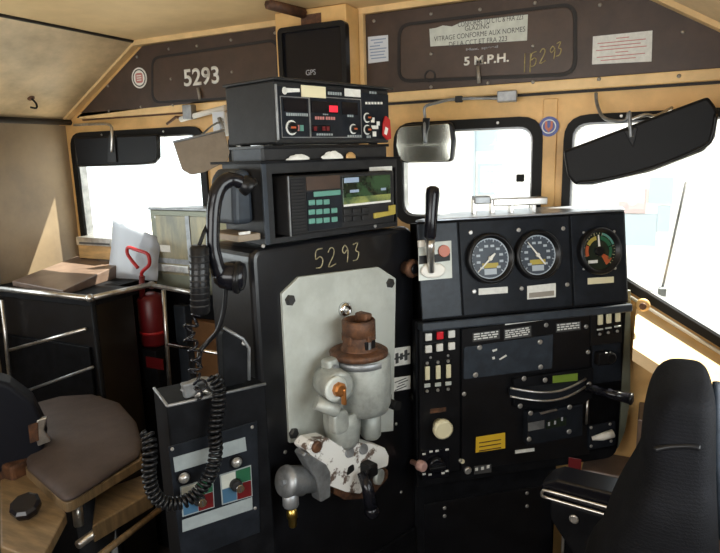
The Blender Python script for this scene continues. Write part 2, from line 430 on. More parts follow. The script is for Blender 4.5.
# side walls with their window openings
FRIGHT = Fr((XR, 0, 0), 180)
FLEFT = Fr((XL, 0, 0), 0)
for nm, fr, sgn, wn, num in (('wall_left', FLEFT, 1, rect(-1.75, 1.12, -.455, 1.74), 5), ('wall_right', FRIGHT, -1, rect(.85, 1.12, 2.1, 1.74), 6)):
    out = rect(-3.0, ZF, .0, 1.81) if sgn > 0 else rect(0, ZF, 3.0, 1.81)
    o = link(nm, plate_holes(fr, out, [rpoly(wn, .05)], -.05, 0), 'lining'); o['kind'] = 'structure'
    fr_ = struct('window_%d' % num, MB(fr).ringplate(rpoly(grow(wn, .03), .06), rpoly(grow(wn, -.012), .045), -.045, .014), 'cast_dark')
    struct('glass_pane', MB(fr).prism(rpoly(grow(wn, -.004), .05), -.034, -.029), 'glass', fr_)
FREAR = Fr((0, -3.0, 0), 270)
o = link('wall_rear', plate_holes(FREAR, rect(XL, ZF, XR, 2.13), [rect(-1.0, 1.15, .6, 1.85)], -.05, 0), 'lining'); o['kind'] = 'structure'
# joints and trims
def strip(name, pts, w, mt):
    return struct(name, MB().tube(pts, w, 8), mt)
strip('trim_1', [(-.918, -3, 2.108), (-.918, 0, 2.108)], .008, 'seam')
strip('trim_2', [(XL+.035, -3, 1.803), (XL+.035, -.0, 1.803)], .013, 'seam')
tr = MB(FWALL)
def bar2(mb, p, q, w, c0, c1):
    p, q = V((*p, 0)), V((*q, 0)); d = (q-p).normalized(); nn = V((-d.y, d.x, 0))*w
    mb.prism([(p.x, p.y), (q.x, q.y), (q.x+nn.x, q.y+nn.y), (p.x+nn.x, p.y+nn.y)], c0, c1)
bar2(tr, (-.92, 2.090), (.92, 2.090), .02, 0, .045)
struct('trim_3', tr, 'tan_light')
tr = MB(FWALL); bar2(tr, (XL, 1.79), (-.92, 2.098), .012, 0, .034); struct('trim_4', tr, 'tan_light')
tr = MB(FWALL); bar2(tr, (.945, 2.075), (XR, 1.79), .022, 0, .075); struct('trim_5', tr, 'tan_light')
# pale ledge strips under the overhead panels
struct('trim_6', MB(FWALL).box((-1.30, 1.812, 0), (-.26, 1.842, .030), .004), 'tan_light')
struct('trim_7', MB(FWALL).box((.20, 1.795, 0), (XR, 1.828, .030), .004), 'tan_light')
struct('trim_11', MB(FWALL).box((.20, 1.787, 0), (XR, 1.7945, .012)), 'seam')
struct('trim_12', MB(FWALL).box((-1.30, 1.806, 0), (-.26, 1.8115, .012)), 'rust')
struct('wall_front_lower', MB(FWALL).box((XL+.005, ZF, 0), (-.30, 1.045, .008), .001), 'black2')
struct('trim_13', MB(FWALL).tube([(.80, 1.295, .010), (1.42, .924, .010)], .006, 8), 'white')
# raised post covers between the windows, sloping sill below them
struct('trim_8', MB(FWALL).box((.742, 1.41, 0), (.785, 1.775, .008), .002), 'tan')
sl = MB()
prof = [(0, .985), (-.19, .895), (-.20, .86), (0, .86)]
sl.hull([(1.045, y, z+.155) for y, z in prof], [(1.43, y, z-.075) for y, z in prof]); struct('trim_9', sl, 'tan_light')

# ============================================================ OUTSIDE
struct('ground', MB().box((-30, .3, -2.4), (30, 60, -2.3)), 'ground')
FOUT = Fr((0, 9.0, 0), 90)
t = thing('freight_car', 'bleached pale freight car standing outside the front windows, with light blue panels', 'train car', (1.0, 9.6, -2.3))
put('car_body', MB(FOUT).box((-6, -1.6, -2.6), (7.2, 2.7, 0), .05), 'ext_white', t)
for a in ((476, 130, 528, 150), (622, 214, 655, 246), (650, 178, 672, 204), (658, 206, 669, 232)):
    a0, b0, a1, b1 = pbox(FOUT, *a, .02); put('blue_panel', MB(FOUT).box((a0, min(b0, b1), 0), (a1, max(b0, b1), .03)), 'ext_blue', t)
a0, b0, a1, b1 = pbox(FOUT, 620, 189, 645, 213, .02); pk = put('pink_panel', MB(FOUT).box((a0, b0, 0), (a1, b1, .05)), 'ext_pink', t)
put('round_mark', MB(FOUT).lathe([(.07, 0), (.07, .01)], ((a0+a1)/2, (b0+b1)/2, .051), (0, 0, 1), 20), 'ext_white', pk)
a0, b0, a1, b1 = pbox(FOUT, 478, 164, 512, 195, .02)
sg = put('number_board', MB(FOUT).ringplate(rect(a0, b0, a1, b1), rect(a0+.04, b0+.04, a1-.04, b1-.04), 0, .03), 'ext_blue', t)
text('7283', FOUT, (a0+.12, (a0*0+b0+b1)/2-.08, a1-.12, b1-.12), .001, 'ext_blue', sg, 'faint_number')
put('ladder_rail', MB(FOUT).box((FOUT.at(474, 150)[0], -1.6, .02), (FOUT.at(476, 150)[0], 2.4, .06)), 'ext_blue', t)
# wiper arm outside the right window
wp = MB(FWALL); p0 = FWALL.at(662, 290, -.09); p1 = FWALL.at(686, 182, -.09); p2 = FWALL.at(692, 150, -.09)
wp.tube([(*p0, -.09), (*p1, -.09)], .004, 8); wp.box((p0[0]-.012, p0[1]-.012, -.10), (p0[0]+.012, p0[1]+.012, -.05))
tag(put('windscreen_wiper', wp, 'cast_dark'), 'thin windscreen wiper arm slanting outside the right window', 'wiper')

# ============================================================ OVERHEAD PANELS
def overhead(name, label, poly, cover, rivets, coverscrews):
    t = thing(name, label, 'panel', FWALL.w(sum(p[0] for p in poly)/len(poly), min(p[1] for p in poly), .0), 'brown overhead panels')
    put('panel', MB(FWALL).prism(poly, .0, .030, .003), 'brown', t)
    cv = rpoly(cover, .045)
    put('seam', MB(FWALL).ringplate(cv, rpoly(grow(cover, -.010), .038), .028, .0345), 'seam', t)
    cp = put('access_cover', MB(FWALL).prism(rpoly(grow(cover, -.010), .038), .028, .034, .0015), 'brown2', t)
    for x, y in rivets:
        a, b = FWALL.at(x, y, .03); put('rivet', MB(FWALL).lathe([(.006, 0), (.005, .003), (.002, .0045)], (a, b, .03), (0, 0, 1), 10), 'rivet', t)
    for x, y in coverscrews:
        a, b = FWALL.at(x, y, .034); put('rivet', MB(FWALL).lathe([(.006, 0), (.005, .003), (.002, .0045)], (a, b, .034), (0, 0, 1), 10), 'rivet', cp)
    return t, cp
lp = FWALL.pp([(76, 118), (142, 46), (279, 25.5), (279, 91), (230, 98)], .03)
tL, cL = overhead('overhead_panel', 'dark brown left overhead panel with stencilled 5293 and round badge', lp,
                  FWALL.pp([(152, 104), (152, 57), (279.5, 38), (279.5, 97)], .03)[::1],
                  [(137, 57), (108, 86), (169, 49), (197, 46), (231, 40), (141, 107), (173, 105), (109, 111), (275, 33)], [(171, 79), (232, 72)])
text('5293', FWALL, pbox(FWALL, 183, 69.5, 219.5, 83.5, .034), .0341, 'white', cL, 'stencilled_number', bold=.02)
a, b = FWALL.at(139.5, 78, .03)
bd = put('round_badge', MB(FWALL).lathe([(.042, 0), (.042, .002)], (a, b, .03), (0, 0, 1), 28), 'white', tL); bd['label'] = 'round white badge with red centre'
put('badge_ring', MB(FWALL).ringplate([(a+.036*math.cos(k*.2618), b+.036*math.sin(k*.2618)) for k in range(24)], [(a+.031*math.cos(k*.2618), b+.031*math.sin(k*.2618)) for k in range(24)], .032, .0325), 'ink', bd)
put('badge_centre', MB(FWALL).prism(rpoly(rect(a-.020, b-.020, a+.020, b+.020), .011), .032, .0326), 'red_ink', bd)
bl = MB(FWALL)
for k in (-1, 0, 1): bl.box((a-.013, b+k*.009-.002, .0326), (a+.013, b+k*.009+.002, .033))
put('badge_lines', bl, 'white', bd)
put('latch', MB(FWALL).tube([(*FWALL.at(198, 88, .04), .04), (*FWALL.at(200, 99, .045), .045)], .006, 8), 'rivet', cL)

x0 = FWALL.at(353, 92.5, .03)[0]
tR, cR = overhead('overhead_panel', 'dark brown right overhead panel lettered 5 M.P.H. with glazing notice',
                  [(x0, 1.826), (1.395, 1.826), (.945, 2.086), (x0, 2.090)],
                  FWALL.pp([(398, 83), (398, 24), (577, 2), (577, 76)], .03),
                  [(374, 21), (431, 14), (480, 9.5), (535, 3), (374, 88), (431, 87), (488, 83), (533, 82), (599, 79), (600, 5), (679, 76), (683, 32)], [(431, 54), (533, 46)])
pl = MB(FWALL); sgp = FWALL.pp([(430.5, 46.5), (429.5, 29), (436, 28), (443, 25.5), (452, 26.5), (462, 22), (528, 14.5), (527, 40.5)], .034)
sg = put('notice', pl.prism(sgp[::-1], .034, .0352), 'signm', cR); sg['label'] = 'torn white bilingual glazing notice'
for s, bx in (('CONFORMS TO CTC & FRA 223', (458, 17.5, 523, 23.8)), ('GLAZING', (465, 24.2, 489, 30)), ('VITRAGE CONFORME AUX NORMES', (434, 29.7, 525, 38.3)), ('DE LA CCT ET FRA 223', (449, 38.2, 507, 44.6))):
    a0, b0, a1, b1 = pbox(FWALL, *bx, .0352); 
    mid = FWALL.at((bx[0]+bx[2])/2, (bx[1]+bx[3])/2, .0352)[1]; hh = (b1-b0)
    text(s, FWALL, (a0, mid-.0075, a1, mid+.0075), .0352, 'ink', sg)
for s, bx, hgt in (('Max. speed', (466, 45, 498, 48.5), .010), ('5 M.P.H.', (464, 53, 509, 61.5), .027)):
    a0, _ = FWALL.at(bx[0], (bx[1]+bx[3])/2, .034); a1, mid = FWALL.at(bx[2], (bx[1]+bx[3])/2, .034)
    text(s, FWALL, (a0, mid-hgt/2, a1, mid+hgt/2), .0342, 'white' if hgt > .02 else 'grey_ink', cR, 'painted_speed', bold=.03)
sp = []
for ch, (x, y) in zip('115293', ((521, 74), (526.5, 74), (530, 68), (539, 64), (548.5, 61.5), (555, 57.5))):
    a, b = FWALL.at(x, y, .034)
    sp.append((ch, a, b))
strokes([s[0] for s in sp], FWALL, [(a, b, .022, .056 if c == '1' else .040, .008) for c, a, b in sp], .0345, .0018, 'chalk2', cR)
a, b = FWALL.at(430, 76, .034)
put('screw_ring', MB(FWALL).ringplate([(a+.02*math.cos(k*.4488), b+.02*math.sin(k*.4488)) for k in range(14)], [(a+.015*math.cos(k*.4488), b+.015*math.sin(k*.4488)) for k in range(14)], .033, .037), 'seam', cR)
put('latch', MB(FWALL).tube([(*FWALL.at(478, 66, .04), .04), (*FWALL.at(479, 83, .045), .045)], .006, 8), 'rivet', cR)
# stickers on the right panel
q = FWALL.pp([(368.5, 63.5), (368, 37), (388, 35), (388.5, 61)], .03)
st = put('pale_sticker', MB(FWALL).prism(q, .03, .0312), 'paper_blue', tR); st['label'] = 'small white sticker with blue print'
a0, b0, a1, b1 = min(p[0] for p in q), min(p[1] for p in q), max(p[0] for p in q), max(p[1] for p in q)
ln = MB(FWALL)
for k, (u0, u1) in enumerate([(.15, .9), (.3, .75), (.1, .6), (.08, .92), (.12, .85), (.1, .8), (.15, .9)]):
    z = b1-(b1-b0)*(.14+.115*k); ln.box((a0+(a1-a0)*u0, z-.002, .0312), (a0+(a1-a0)*u1, z+.002, .0316))
put('print_lines', ln, 'blue_ink', st)
q = FWALL.pp([(592, 64.5), (593, 36.5), (652.5, 30.5), (651.5, 61.5)], .03)
st = put('white_sticker', MB(FWALL).prism(q, .03, .0312), 'paper', tR); st['label'] = 'white sticker with faded red lines of print'
a0, b0, a1, b1 = q[0][0], min(p[1] for p in q), q[2][0], max(p[1] for p in q)
ln = MB(FWALL)
for k, (u0, u1) in enumerate([(.4, .62), (.08, .9), (.12, .82), (.06, .92), (.4, .62), (.08, .9), (.15, .75)]):
    z = b1-(b1-b0)*(.14+.115*k); ln.box((a0+(a1-a0)*u0, z-.0012, .0312), (a0+(a1-a0)*u1, z+.0012, .0316))
put('print_lines', ln, 'red_ink', st)
# ceiling housing with a black screen between the two panels
t = thing('display_housing', 'tan ceiling housing holding a black square monitor above the radios', 'monitor', FWALL.w(-.07, 1.9, .0))
FH = Fr((0, -.14, 0), 90)
h0 = FH.pp([(278.5, 93), (278.5, 9), (346, 8.5), (346, 92)], 0)
a0, a1 = h0[0][0], h0[2][0]
put('housing', MB(FWALL).box((a0, 1.80, .0), (a1, 2.108, .14), .004), 'tan', t)
sc = FH.pp([(280, 90), (280, 28), (345, 27), (345, 90)], .03); b0 = min(p[1] for p in sc); b1 = max(p[1] for p in sc)
bz = put('monitor_bezel', MB(FH).ringplate(rpoly(rect(sc[0][0], 1.84, sc[2][0], b1), .02), rpoly(rect(sc[0][0]+.017, 1.857, sc[2][0]-.017, b1-.017), .008), 0, .03), 'plastic', t)
put('screen', MB(FH).box((sc[0][0]+.01, 1.85, 0), (sc[2][0]-.01, b1-.01, .018)), 'gloss', t)
x0, y0, x1, y1 = pbox(FH, 305.5, 70, 315.5, 74.5, .02); text('GPS', FH, (x0, y0, x1, y1), .018, 'grey_ink', t)
x0, y0, x1, y1 = pbox(FH, 301, 15.5, 321.5, 23.5, 0); pt = put('brown_label', MB(FH).box((x0, y0, 0), (x1, y1, .002)), 'rust', t); pt['label'] = 'small red-brown label'
put('side_trim', MB(FWALL).box((a1+.002, 1.80, 0), (a1+.018, 2.09, .05)), 'tan_light', t)
# brown ceiling bracket above it
br = MB(); p = sight(268, 1, Z=2.108); q = sight(303, 9, Z=2.108)
br.tube([(p.x, p.y, 2.10), (q.x, q.y, 2.095)], .018, 8); tag(put('ceiling_bracket', br, 'rust'), 'rusty brown bar fixed to the ceiling above the monitor housing', 'bracket')
# badge on the window post
a, b = FWALL.at(549, 126.5, .008)
t = thing('round_sticker', 'round blue sticker with orange emblem on the post between windows', 'sticker', FWALL.w(a, b, .008))
put('disc', MB(FWALL).lathe([(.031, 0), (.031, .0015)], (a, b, .008), (0, 0, 1), 28), 'badge_blue', t)
put('inner_ring', MB(FWALL).lathe([(.022, 0), (.022, .0006)], (a, b, .0095), (0, 0, 1), 28), 'paper', t)
put('inner_disc', MB(FWALL).lathe([(.0185, 0), (.0185, .0005)], (a, b, .0101), (0, 0, 1), 28), 'badge_blue', t)
put('emblem', MB(FWALL).prism([(a+x, b+y) for x, y in ((0, -.018), (.012, -.004), (.012, .016), (.005, .016), (.005, 0), (0, -.006), (-.005, 0), (-.005, .016), (-.012, .016), (-.012, -.004))], .0106, .0113), 'orange', t)

# broken light fitting on the sloping lining
px_, py_ = 31, 98
d_ = FW + RT*((px_-360)/F) - UP*((py_-276.5)/F); n_ = V((.32, 0, -.53)).normalized(); p_ = V((-.92, 0, 2.11))
q_ = CAM + d_*((p_-CAM).dot(n_)/d_.dot(n_))
t = thing('wire_stub', 'small dark wire stub poking out of the sloping left ceiling lining', 'fitting', q_)
put('plate', MB().lathe([(.016, -.002), (.014, .004)], tuple(q_), tuple(n_), 12), 'rust', t)
put('wire', MB().tube([tuple(q_), tuple(q_+n_*.02+V((0, .012, -.004))), tuple(q_+n_*.022+V((.004, .008, -.022))), tuple(q_+n_*.012+V((0, -.014, -.028)))], .004, 6, smooth_path=3), 'rubber', t)
# ============================================================ SHADES AND MIRRORS
def slab_on(fr, pts, c, th, mt, name, parent, r=.012, bev=.004):
    p = rpoly(fr.pp(pts, c), r)
    return put(name, MB(fr).prism(p, c-th, c, bev), mt, parent)
# left visor
FV = Fr((0, -.10, 0), 90)
t = thing('sun_visor', 'black padded sun visor hanging in the left front window', 'sun visor', sight(115, 134, Y=-.1), 'sun visors')
vp_ = [(73, 138), (157, 134.5), (157.5, 158), (152, 164), (78, 167)]
slab_on(FV, vp_, .01, .022, 'visor', 'visor_pad', t, [.01, .01, .012, .02, .012], .006)
put('edge_trim', MB(FV).tube([(*FV.at(x, y, .012), .012) for x, y in ((78, 166), (120, 164.8), (151, 163), (156.5, 158), (156.8, 137))], .004, 8, smooth_path=4), 'plastic', t)
put('mount_clip', MB(FV).prism(FV.pp([(109, 135), (115, 135), (117, 162), (108, 162)], .014), .008, .018, .002), 'charcoal', t)
put('hanger', MB(FV).tube([(*FV.at(112, 152, .02), .02), (*FV.at(112, 135, .02), .02), (*FV.at(110, 125, .0), .0), (*FV.at(97, 124, -.06), -.06), (*FV.at(74, 125, -.06), -.06)], .006, 8, smooth_path=4), 'steel', t)
# hardware cluster at upper left post
t = thing('wiper_motor', 'small metal wiper motor bracket above left window beside the cloth shade', 'bracket', FWALL.w(-.62, 1.78, 0))
FB = Fr((0, -.03, 0), 90)
a0, b0, a1, b1 = pbox(FB, 180, 111, 226, 116.5, .02); put('bar', MB(FB).cyl((a0, b0, .02), (a1, b1, .02), .011), 'white', t)
a0, b0, a1, b1 = pbox(FB, 184, 105, 194, 119, .02); put('clamp', MB(FB).box((a0, b0, 0), (a1, b1, .035), .004), 'cast_dark', t)
put('arm', MB(FB).tube([(*FB.at(185, 118, .02), .02), (*FB.at(176, 117, .02), .02), (*FB.at(167, 124, .02), .02)], .006, 8), 'rust', t)
a0, b0, a1, b1 = pbox(FB, 213, 112, 227, 136, .02); put('cover', MB(FB).box((a0, b0, 0), (a1, b1, .03), .006), 'paper_blue', t)
put('hose', MB(FB).tube([(*FB.at(219, 118, .04), .04), (*FB.at(222, 128, .045), .045), (*FB.at(218, 138, .03), .03)], .008, 8, smooth_path=4), 'cast_dark', t)
# cloth flap
FF = Fr(sight(200, 150, Y=-.20)*1.0, 78)
FF.o.z = 0
t = thing('sunshade_flap', 'brown-grey cloth sunshade flap hanging beside the radio stack', 'sunshade', sight(205, 133, Y=-.2))
slab_on(FF, [(173, 142.5), (224, 131), (229, 152), (227, 161), (205, 172), (191, 175), (182, 170)], 0, .006, 'flap', 'flap', t, [.004, .004, .02, .01, .01, .03, .02], .002)
put('top_rod', MB(FF).tube([(*FF.at(173, 142, .004), .002), (*FF.at(224, 130, .004), .002)], .004, 8), 'cast_dark', t)
hk = FF.w(*FF.at(200, 136, .004), .002); put('hook', MB().tube([tuple(hk), (hk.x, -.10, hk.z+.05), (hk.x, -.001, hk.z+.055)], .004, 8, smooth_path=4), 'cast_dark', t)
# centre mirror
FM = Fr((0, -.13, 0), 82)
t = thing('rear_view_mirror', 'rounded greenish mirror in black frame hanging over the centre window', 'mirror', sight(425, 125, Y=-.13))
mp_ = [(397, 125), (452, 121.5), (455.5, 140), (453, 162), (400, 163), (395.5, 145)]
slab_on(FM, mp_, .0, .03, 'plastic', 'frame', t, [.03, .02, .02, .02, .03, .02], .006)
slab_on(FM, [(398, 127), (449, 123.5), (451, 140), (449.5, 160.5), (401, 162), (396.5, 145)], .003, .01, 'mirror', 'mirror_glass', t, [.025, .01, .01, .01, .03, .02], .001)
put('hanger', MB(FM).tube([(*FM.at(425, 143, .012), .012), (*FM.at(424.5, 128, .014), .014), (*FM.at(425, 117, .0), .0), (*FM.at(425, 107, .0), .0), (*FM.at(436, 103, .0), .0), (*FM.at(459, 98.5, .01), .01), (*FM.at(512, 98.5, .015), .015)], .005, 8, smooth_path=4), 'cast_dark', t)
put('clip', MB(FM).prism(FM.pp([(423, 118), (430, 118), (429, 127), (424, 143), (422, 128)], .008), .003, .012, .002), 'plastic', t)
a0, b0, a1, b1 = pbox(FM, 455, 96, 462, 102, .02); put('rod_clamp', MB(FM).box((a0, b0, .0), (a1, b1, .02), .002), 'charcoal', t)
a0, b0, a1, b1 = pbox(FM, 497, 91, 516.5, 101, .025); put('rod_bracket', MB(FM).box((a0, b0, -.02), (a1, b1, .025), .003), 'cast_dark', t)
# big right visor, swung into the cab
FR2 = Fr((0, -.16, 0), 90)
t = thing('sun_visor', 'large black sun visor tilted across the top of right window', 'sun visor', sight(632, 120, Y=-.16), 'sun visors')
slab_on(FR2, [(563, 151), (650, 118), (708, 96.5), (714, 104), (719, 112), (715, 138), (704, 151), (650, 172), (592, 185), (575, 185), (567, 176)], .01, .028, 'visor', 'visor_pad', t, [.01, .3, .012, .01, .02, .02, .03, .2, .02, .02, .02], .008)
put('edge_trim', MB(FR2).tube([(*FR2.at(x, y, .012), .012) for x, y in ((578, 182.5), (600, 180.5), (650, 168.5), (702, 147.5), (712, 136), (716, 114))], .005, 8, smooth_path=4), 'plastic', t)
put('mount_plate', MB(FR2).prism(FR2.pp([(624, 131), (638, 127), (633, 147.5)], .014)[::-1], .008, .016, .002), 'charcoal', t)
put('hanger', MB(FR2).tube([(*FR2.at(x, y, c), c) for x, y, c in ((596, 93, -.12), (597, 104, -.10), (603, 117, -.04), (615, 121, 0), (626, 120, .012), (629, 112, .015), (630, 124, .018), (631, 138, .016))], .005, 8, smooth_path=5), 'cast_dark', t)
put('stay_rod', MB(FR2).tube([(*FR2.at(x, y, c), c) for x, y, c in ((628, 121, .012), (645, 115, .0), (656, 116, -.03), (672, 108, -.08))], .005, 8, smooth_path=4), 'steel', t)

# ============================================================ CONTROL STAND COLUMN
FC = vplane(340, 300, 1.5, 20.5)
ZB = ZF
A0, A1 = FC.at(259, 380)[0], FC.at(415, 300)[0]
ZT = 1.423
t = stand = thing('control_stand', 'tall black control stand column marked 5293 carrying the brake valves', 'control stand', FC.w((A0+A1)/2, ZB, -.2))
put('cabinet', MB(FC).prism(rpoly([(A0, ZB), (A1, ZB), (A1, ZT), (A0, ZT)], [0, 0, .045, .03]), -.19, 0, .014, 3), 'black', t)
kick = put('foot_plate', MB(FC).box((A0+.02, ZB, 0), (A1-.02, .50, .012), .003), 'black2', t)
pp_ = [FC.at(x, y) for x, y in ((279.5, 293), (296.5, 276.5), (376, 266.5), (393.5, 278), (391, 430), (322, 437.5), (287.5, 442))]
plate = put('valve_plate', MB(FC).prism(pp_[::-1], 0, .010, .002), 'alu', t); plate['label'] = 'light grey metal plate with cut corners'
for x, y in ((289.5, 300), (389.5, 283), (293, 433)):
    a, b = FC.at(x, y, .01); put('bolt', MB(FC).lathe([(.0135, 0), (.0135, .006), (.010, .010)], (a, b, .01), (0, 0, 1), 6, smooth=False), 'black_bolt', plate)
nums = []
for ch, x, y in (('5', 315, 270), ('2', 327.5, 267.5), ('9', 341, 264.5), ('3', 352, 262)):
    a, b = FC.at(x, y); nums.append((ch, a, b))
strokes([n[0] for n in nums], FC, [(a, b, .030, .046, .004) for _, a, b in nums], .0004, .0015, 'chalk', t)
a, b = FC.at(344, 309, .01)
sb = put('ring_bolt', MB(FC).lathe([(.019, 0), (.019, .008), (.014, .014), (.009, .014), (.008, .006)], (a, b, .01), (0, 0, 1), 20), 'chrome', plate)
put('bolt_centre', MB(FC).ball((a-.002, b, .020), .007), 'screw', sb)
# small label plates at the right edge of the column
for x0, y0, x1, y1, lab in ((392.5, 346.5, 410, 366, 'small black and white data plate'), (392.5, 376, 410, 391, 'small scuffed white data plate')):
    q = FC.pp([(x0, y1+.5), (x0, y0+2), (x1, y0-.5), (x1, y1-2.5)])
    dp = put('data_plate', MB(FC).prism(q, 0, .002), 'paper', t); dp['label'] = lab
    a0, b0, a1, b1 = q[0][0], (q[0][1]+q[3][1])/2, q[2][0], (q[1][1]+q[2][1])/2
    ink = MB(FC); ca, cb = (a0+a1)/2, (b0+b1)/2; w = a1-a0; h = b1-b0
    if y0 < 370:
        for k in range(3): ink.prism(rpoly(rect(ca-w*.36+k*w*.25, cb-h*.3+(k % 2)*h*.12, ca-w*.36+k*w*.25+w*.17, cb+h*.28-(k % 2)*h*.1), .002), .002, .0025)
        ink.prism(rect(a0+w*.06, cb-h*.06, a1-w*.06, cb+h*.05), .002, .0025)
    else:
        for k in range(4): ink.prism(rect(a0+w*(.1+.1*(k % 3)), b0+h*(.15+.2*k), a1-w*(.15+.1*((k+1) % 3)), b0+h*(.22+.2*k)), .002, .0025)
    put('print', ink, 'ink', dp)
def knob(fr, x, y, h, r, length, mt, name, parent, stem=.4):
    a, b = fr.at(x, y, h)
    mb = MB(fr); mb.lathe([(r*stem, 0), (r*stem, length*.45), (r*.85, length*.5), (r, length*.62), (r, length*.9), (r*.8, length)], (a, b, h), (0, 0, 1), 20)
    return put(name, mb, mt, parent)
k_ = knob(FC, 405, 267.5, 0, .026, .035, 'rust', 'round_knob', t, .7); k_['label'] = 'round dark brown knob at column corner'
put('knob_cap', MB(FC).lathe([(.015, 0), (.012, .004)], (*FC.at(405, 267.5, 0), .0351), (0, 0, 1), 16), 'plastic', k_)
knob(FC, 411, 395.5, 0, .014, .02, 'rubber', 'push_button', t, .8)
k_ = knob(FC, 411.5, 461.5, 0.02, .016, .05, 'pink', 'push_pull_knob', t, .5); k_['label'] = 'pink knob'
for x, y in ((263, 246), (401, 492), (396, 424), (285, 452)): screw(FC, x, y, 0, .005, 'screw', t)

# ---- automatic brake valve
t = thing('brake_valve', 'large grey cast brake valve with rusty bronze cap on the pale plate', 'brake valve', FC.w(*FC.at(356, 390), .01))
ca, _ = FC.at(356.5, 350, .075)
def zc(x, y, h): return FC.at(x, y, h)[1]
zf = zc(358, 350, .075)                       # flange height
AX = (0, 1, 0)
bm_ = MB(FC)
z0, z1 = zc(362, 411, .09), zc(358, 353.5, .075)
bm_.lathe([(.030, z0-.012), (.060, z0), (.068, z0+.02), (.070, (z0+z1)/2), (.069, z1-.008), (.066, z1)], (ca+.010, 0, .085), AX, 32)
put('valve_body', bm_, 'cast', t)
mb = MB(FC); mb.box((ca-.06, z0+.01, .008), (ca+.07, z1-.01, .09), .012); put('mounting_pad', mb, 'cast', t)
fl = put('bronze_flange', MB(FC).lathe([(.064, z1-.002), (.071, z1+.002), (.072, z1+.012), (.066, z1+.016), (.05, z1+.017)], (ca-.002, 0, .085), AX, 32), 'rust', t); fl['label'] = 'rusty bronze flange'
zt = zc(356, 320, .085)
cp = put('bronze_cap', MB(FC).lathe([(.046, z1+.014), (.045, z1+.020), (.041, z1+.022), (.039, z1+.044), (.036, z1+.047), (.036, z1+.050), (.041, z1+.053), (.041, zt-.002), (.038, zt+.001), (.034, zt+.001), (.033, zt-.014), (.012, zt-.014)], (ca, 0, .085), AX, 28), 'rust', t); cp['label'] = 'rusty brown cap'
for k in range(5):
    mb = MB(FC); an = 2*math.pi*k/5+.4; mb.box((ca+.036*math.cos(an)-.006, z1+.034, .085+.036*math.sin(an)-.006), (ca+.036*math.cos(an)+.006, z1+.056, .085+.036*math.sin(an)+.006), .002)
    put('cap_rib', mb, 'rust', cp)
wn_ = MB(FC); wn_.box((ca-.016, z1+.023, .112), (ca+.016, z1+.043, .1265), .002); put('cap_window', wn_, 'plastic', cp)
put('window_pin', MB(FC).box((ca-.009, z1+.023, .124), (ca-.001, z1+.041, .1285), .001), 'cast_dark', cp)
put('handle_stub', MB(FC).box((ca+.010, zt-.015, .06), (ca+.034, zt+.012, .10), .005), 'rust', cp)
# bands just under the flange
put('collar_ring', MB(FC).lathe([(.066, z1-.022), (.069, z1-.020), (.069, z1-.006), (.066, z1-.004)], (ca+.004, 0, .085), AX, 32), 'cast_dark', t)
# front lobe with copper plug, facing the viewer's left
p = FC.at(338, 392, .12)
lobe = MB(FC); lobe.lathe([(.036, -.05), (.040, -.03), (.040, .014), (.037, .022), (.030, .024)], (p[0]+.010, p[1]+.008, .100), (-.25, 0, 1), 28)
lb = put('front_lobe', lobe, 'cast', t)
p2 = FC.at(345, 392, .15)
put('lobe_ring', MB(FC).lathe([(.030, 0), (.030, .006), (.024, .008)], (p2[0]-.006, p2[1]+.003, .122), (-.1, 0, 1), 24), 'alu', lb)
pg = put('copper_plug', MB(FC).lathe([(.017, 0), (.017, .010), (.012, .014)], (p2[0]-.003, p2[1]+.003, .130), (-.1, 0, 1), 8, smooth=False), 'copper', lb); pg['label'] = 'copper coloured plug'
put('plug_pin', MB(FC).box((p2[0]+.000, p2[1]-.035, .134), (p2[0]+.008, p2[1]+.004, .147), .003), 'copper', lb)
# upper left lug with a bolt
p = FC.at(330, 366, .08)
put('lug', MB(FC).box((p[0]-.010, p[1]-.030, .055), (p[0]+.026, p[1]+.016, .088), .008), 'cast', t)
put('lug_bolt', MB(FC).lathe([(.009, 0), (.009, .008)], (p[0]+.006, p[1]-.004, .088), (0, 0, 1), 6, smooth=False), 'cast_dark', t)
# lower left small cylinder
p = FC.at(317, 400, .10); q = FC.at(336, 408, .10)
put('side_plug', MB(FC).lathe([(.016, 0), (.016, .055), (.013, .059)], (p[0]-.004, p[1]-.004, .10), (q[0]-p[0], q[1]-p[1]-.0, .03), 18), 'cast', t)
# lower boss
p = FC.at(342, 424, .07)
lowb = MB(FC); lowb.lathe([(.036, -.052), (.042, -.04), (.046, 0), (.046, .04)], (p[0], p[1], .07), AX, 26); put('lower_boss', lowb, 'cast', t)
p = FC.at(372, 420, .07); put('lower_boss', MB(FC).lathe([(.02, -.05), (.026, -.042), (.028, .03)], (p[0], p[1], .065), AX, 20), 'cast', t)
p = FC.at(344, 423, .13)
put('face_pad', MB(FC).prism(rpoly(rect(p[0]-.024, p[1]-.030, p[0]+.022, p[1]+.028), .02), .10, .125, .005), 'cast', t)
p = FC.at(386, 400, .05); put('right_flange', MB(FC).box((p[0]-.03, p[1]-.018, .01), (p[0]+.018, p[1]+.018, .06), .008), 'cast', t)
put('side_tap', MB(FC).lathe([(.013, 0), (.013, .03)], (p[0]+.004, p[1]-.008, .06), (0, 0, 1), 16), 'rubber', t)

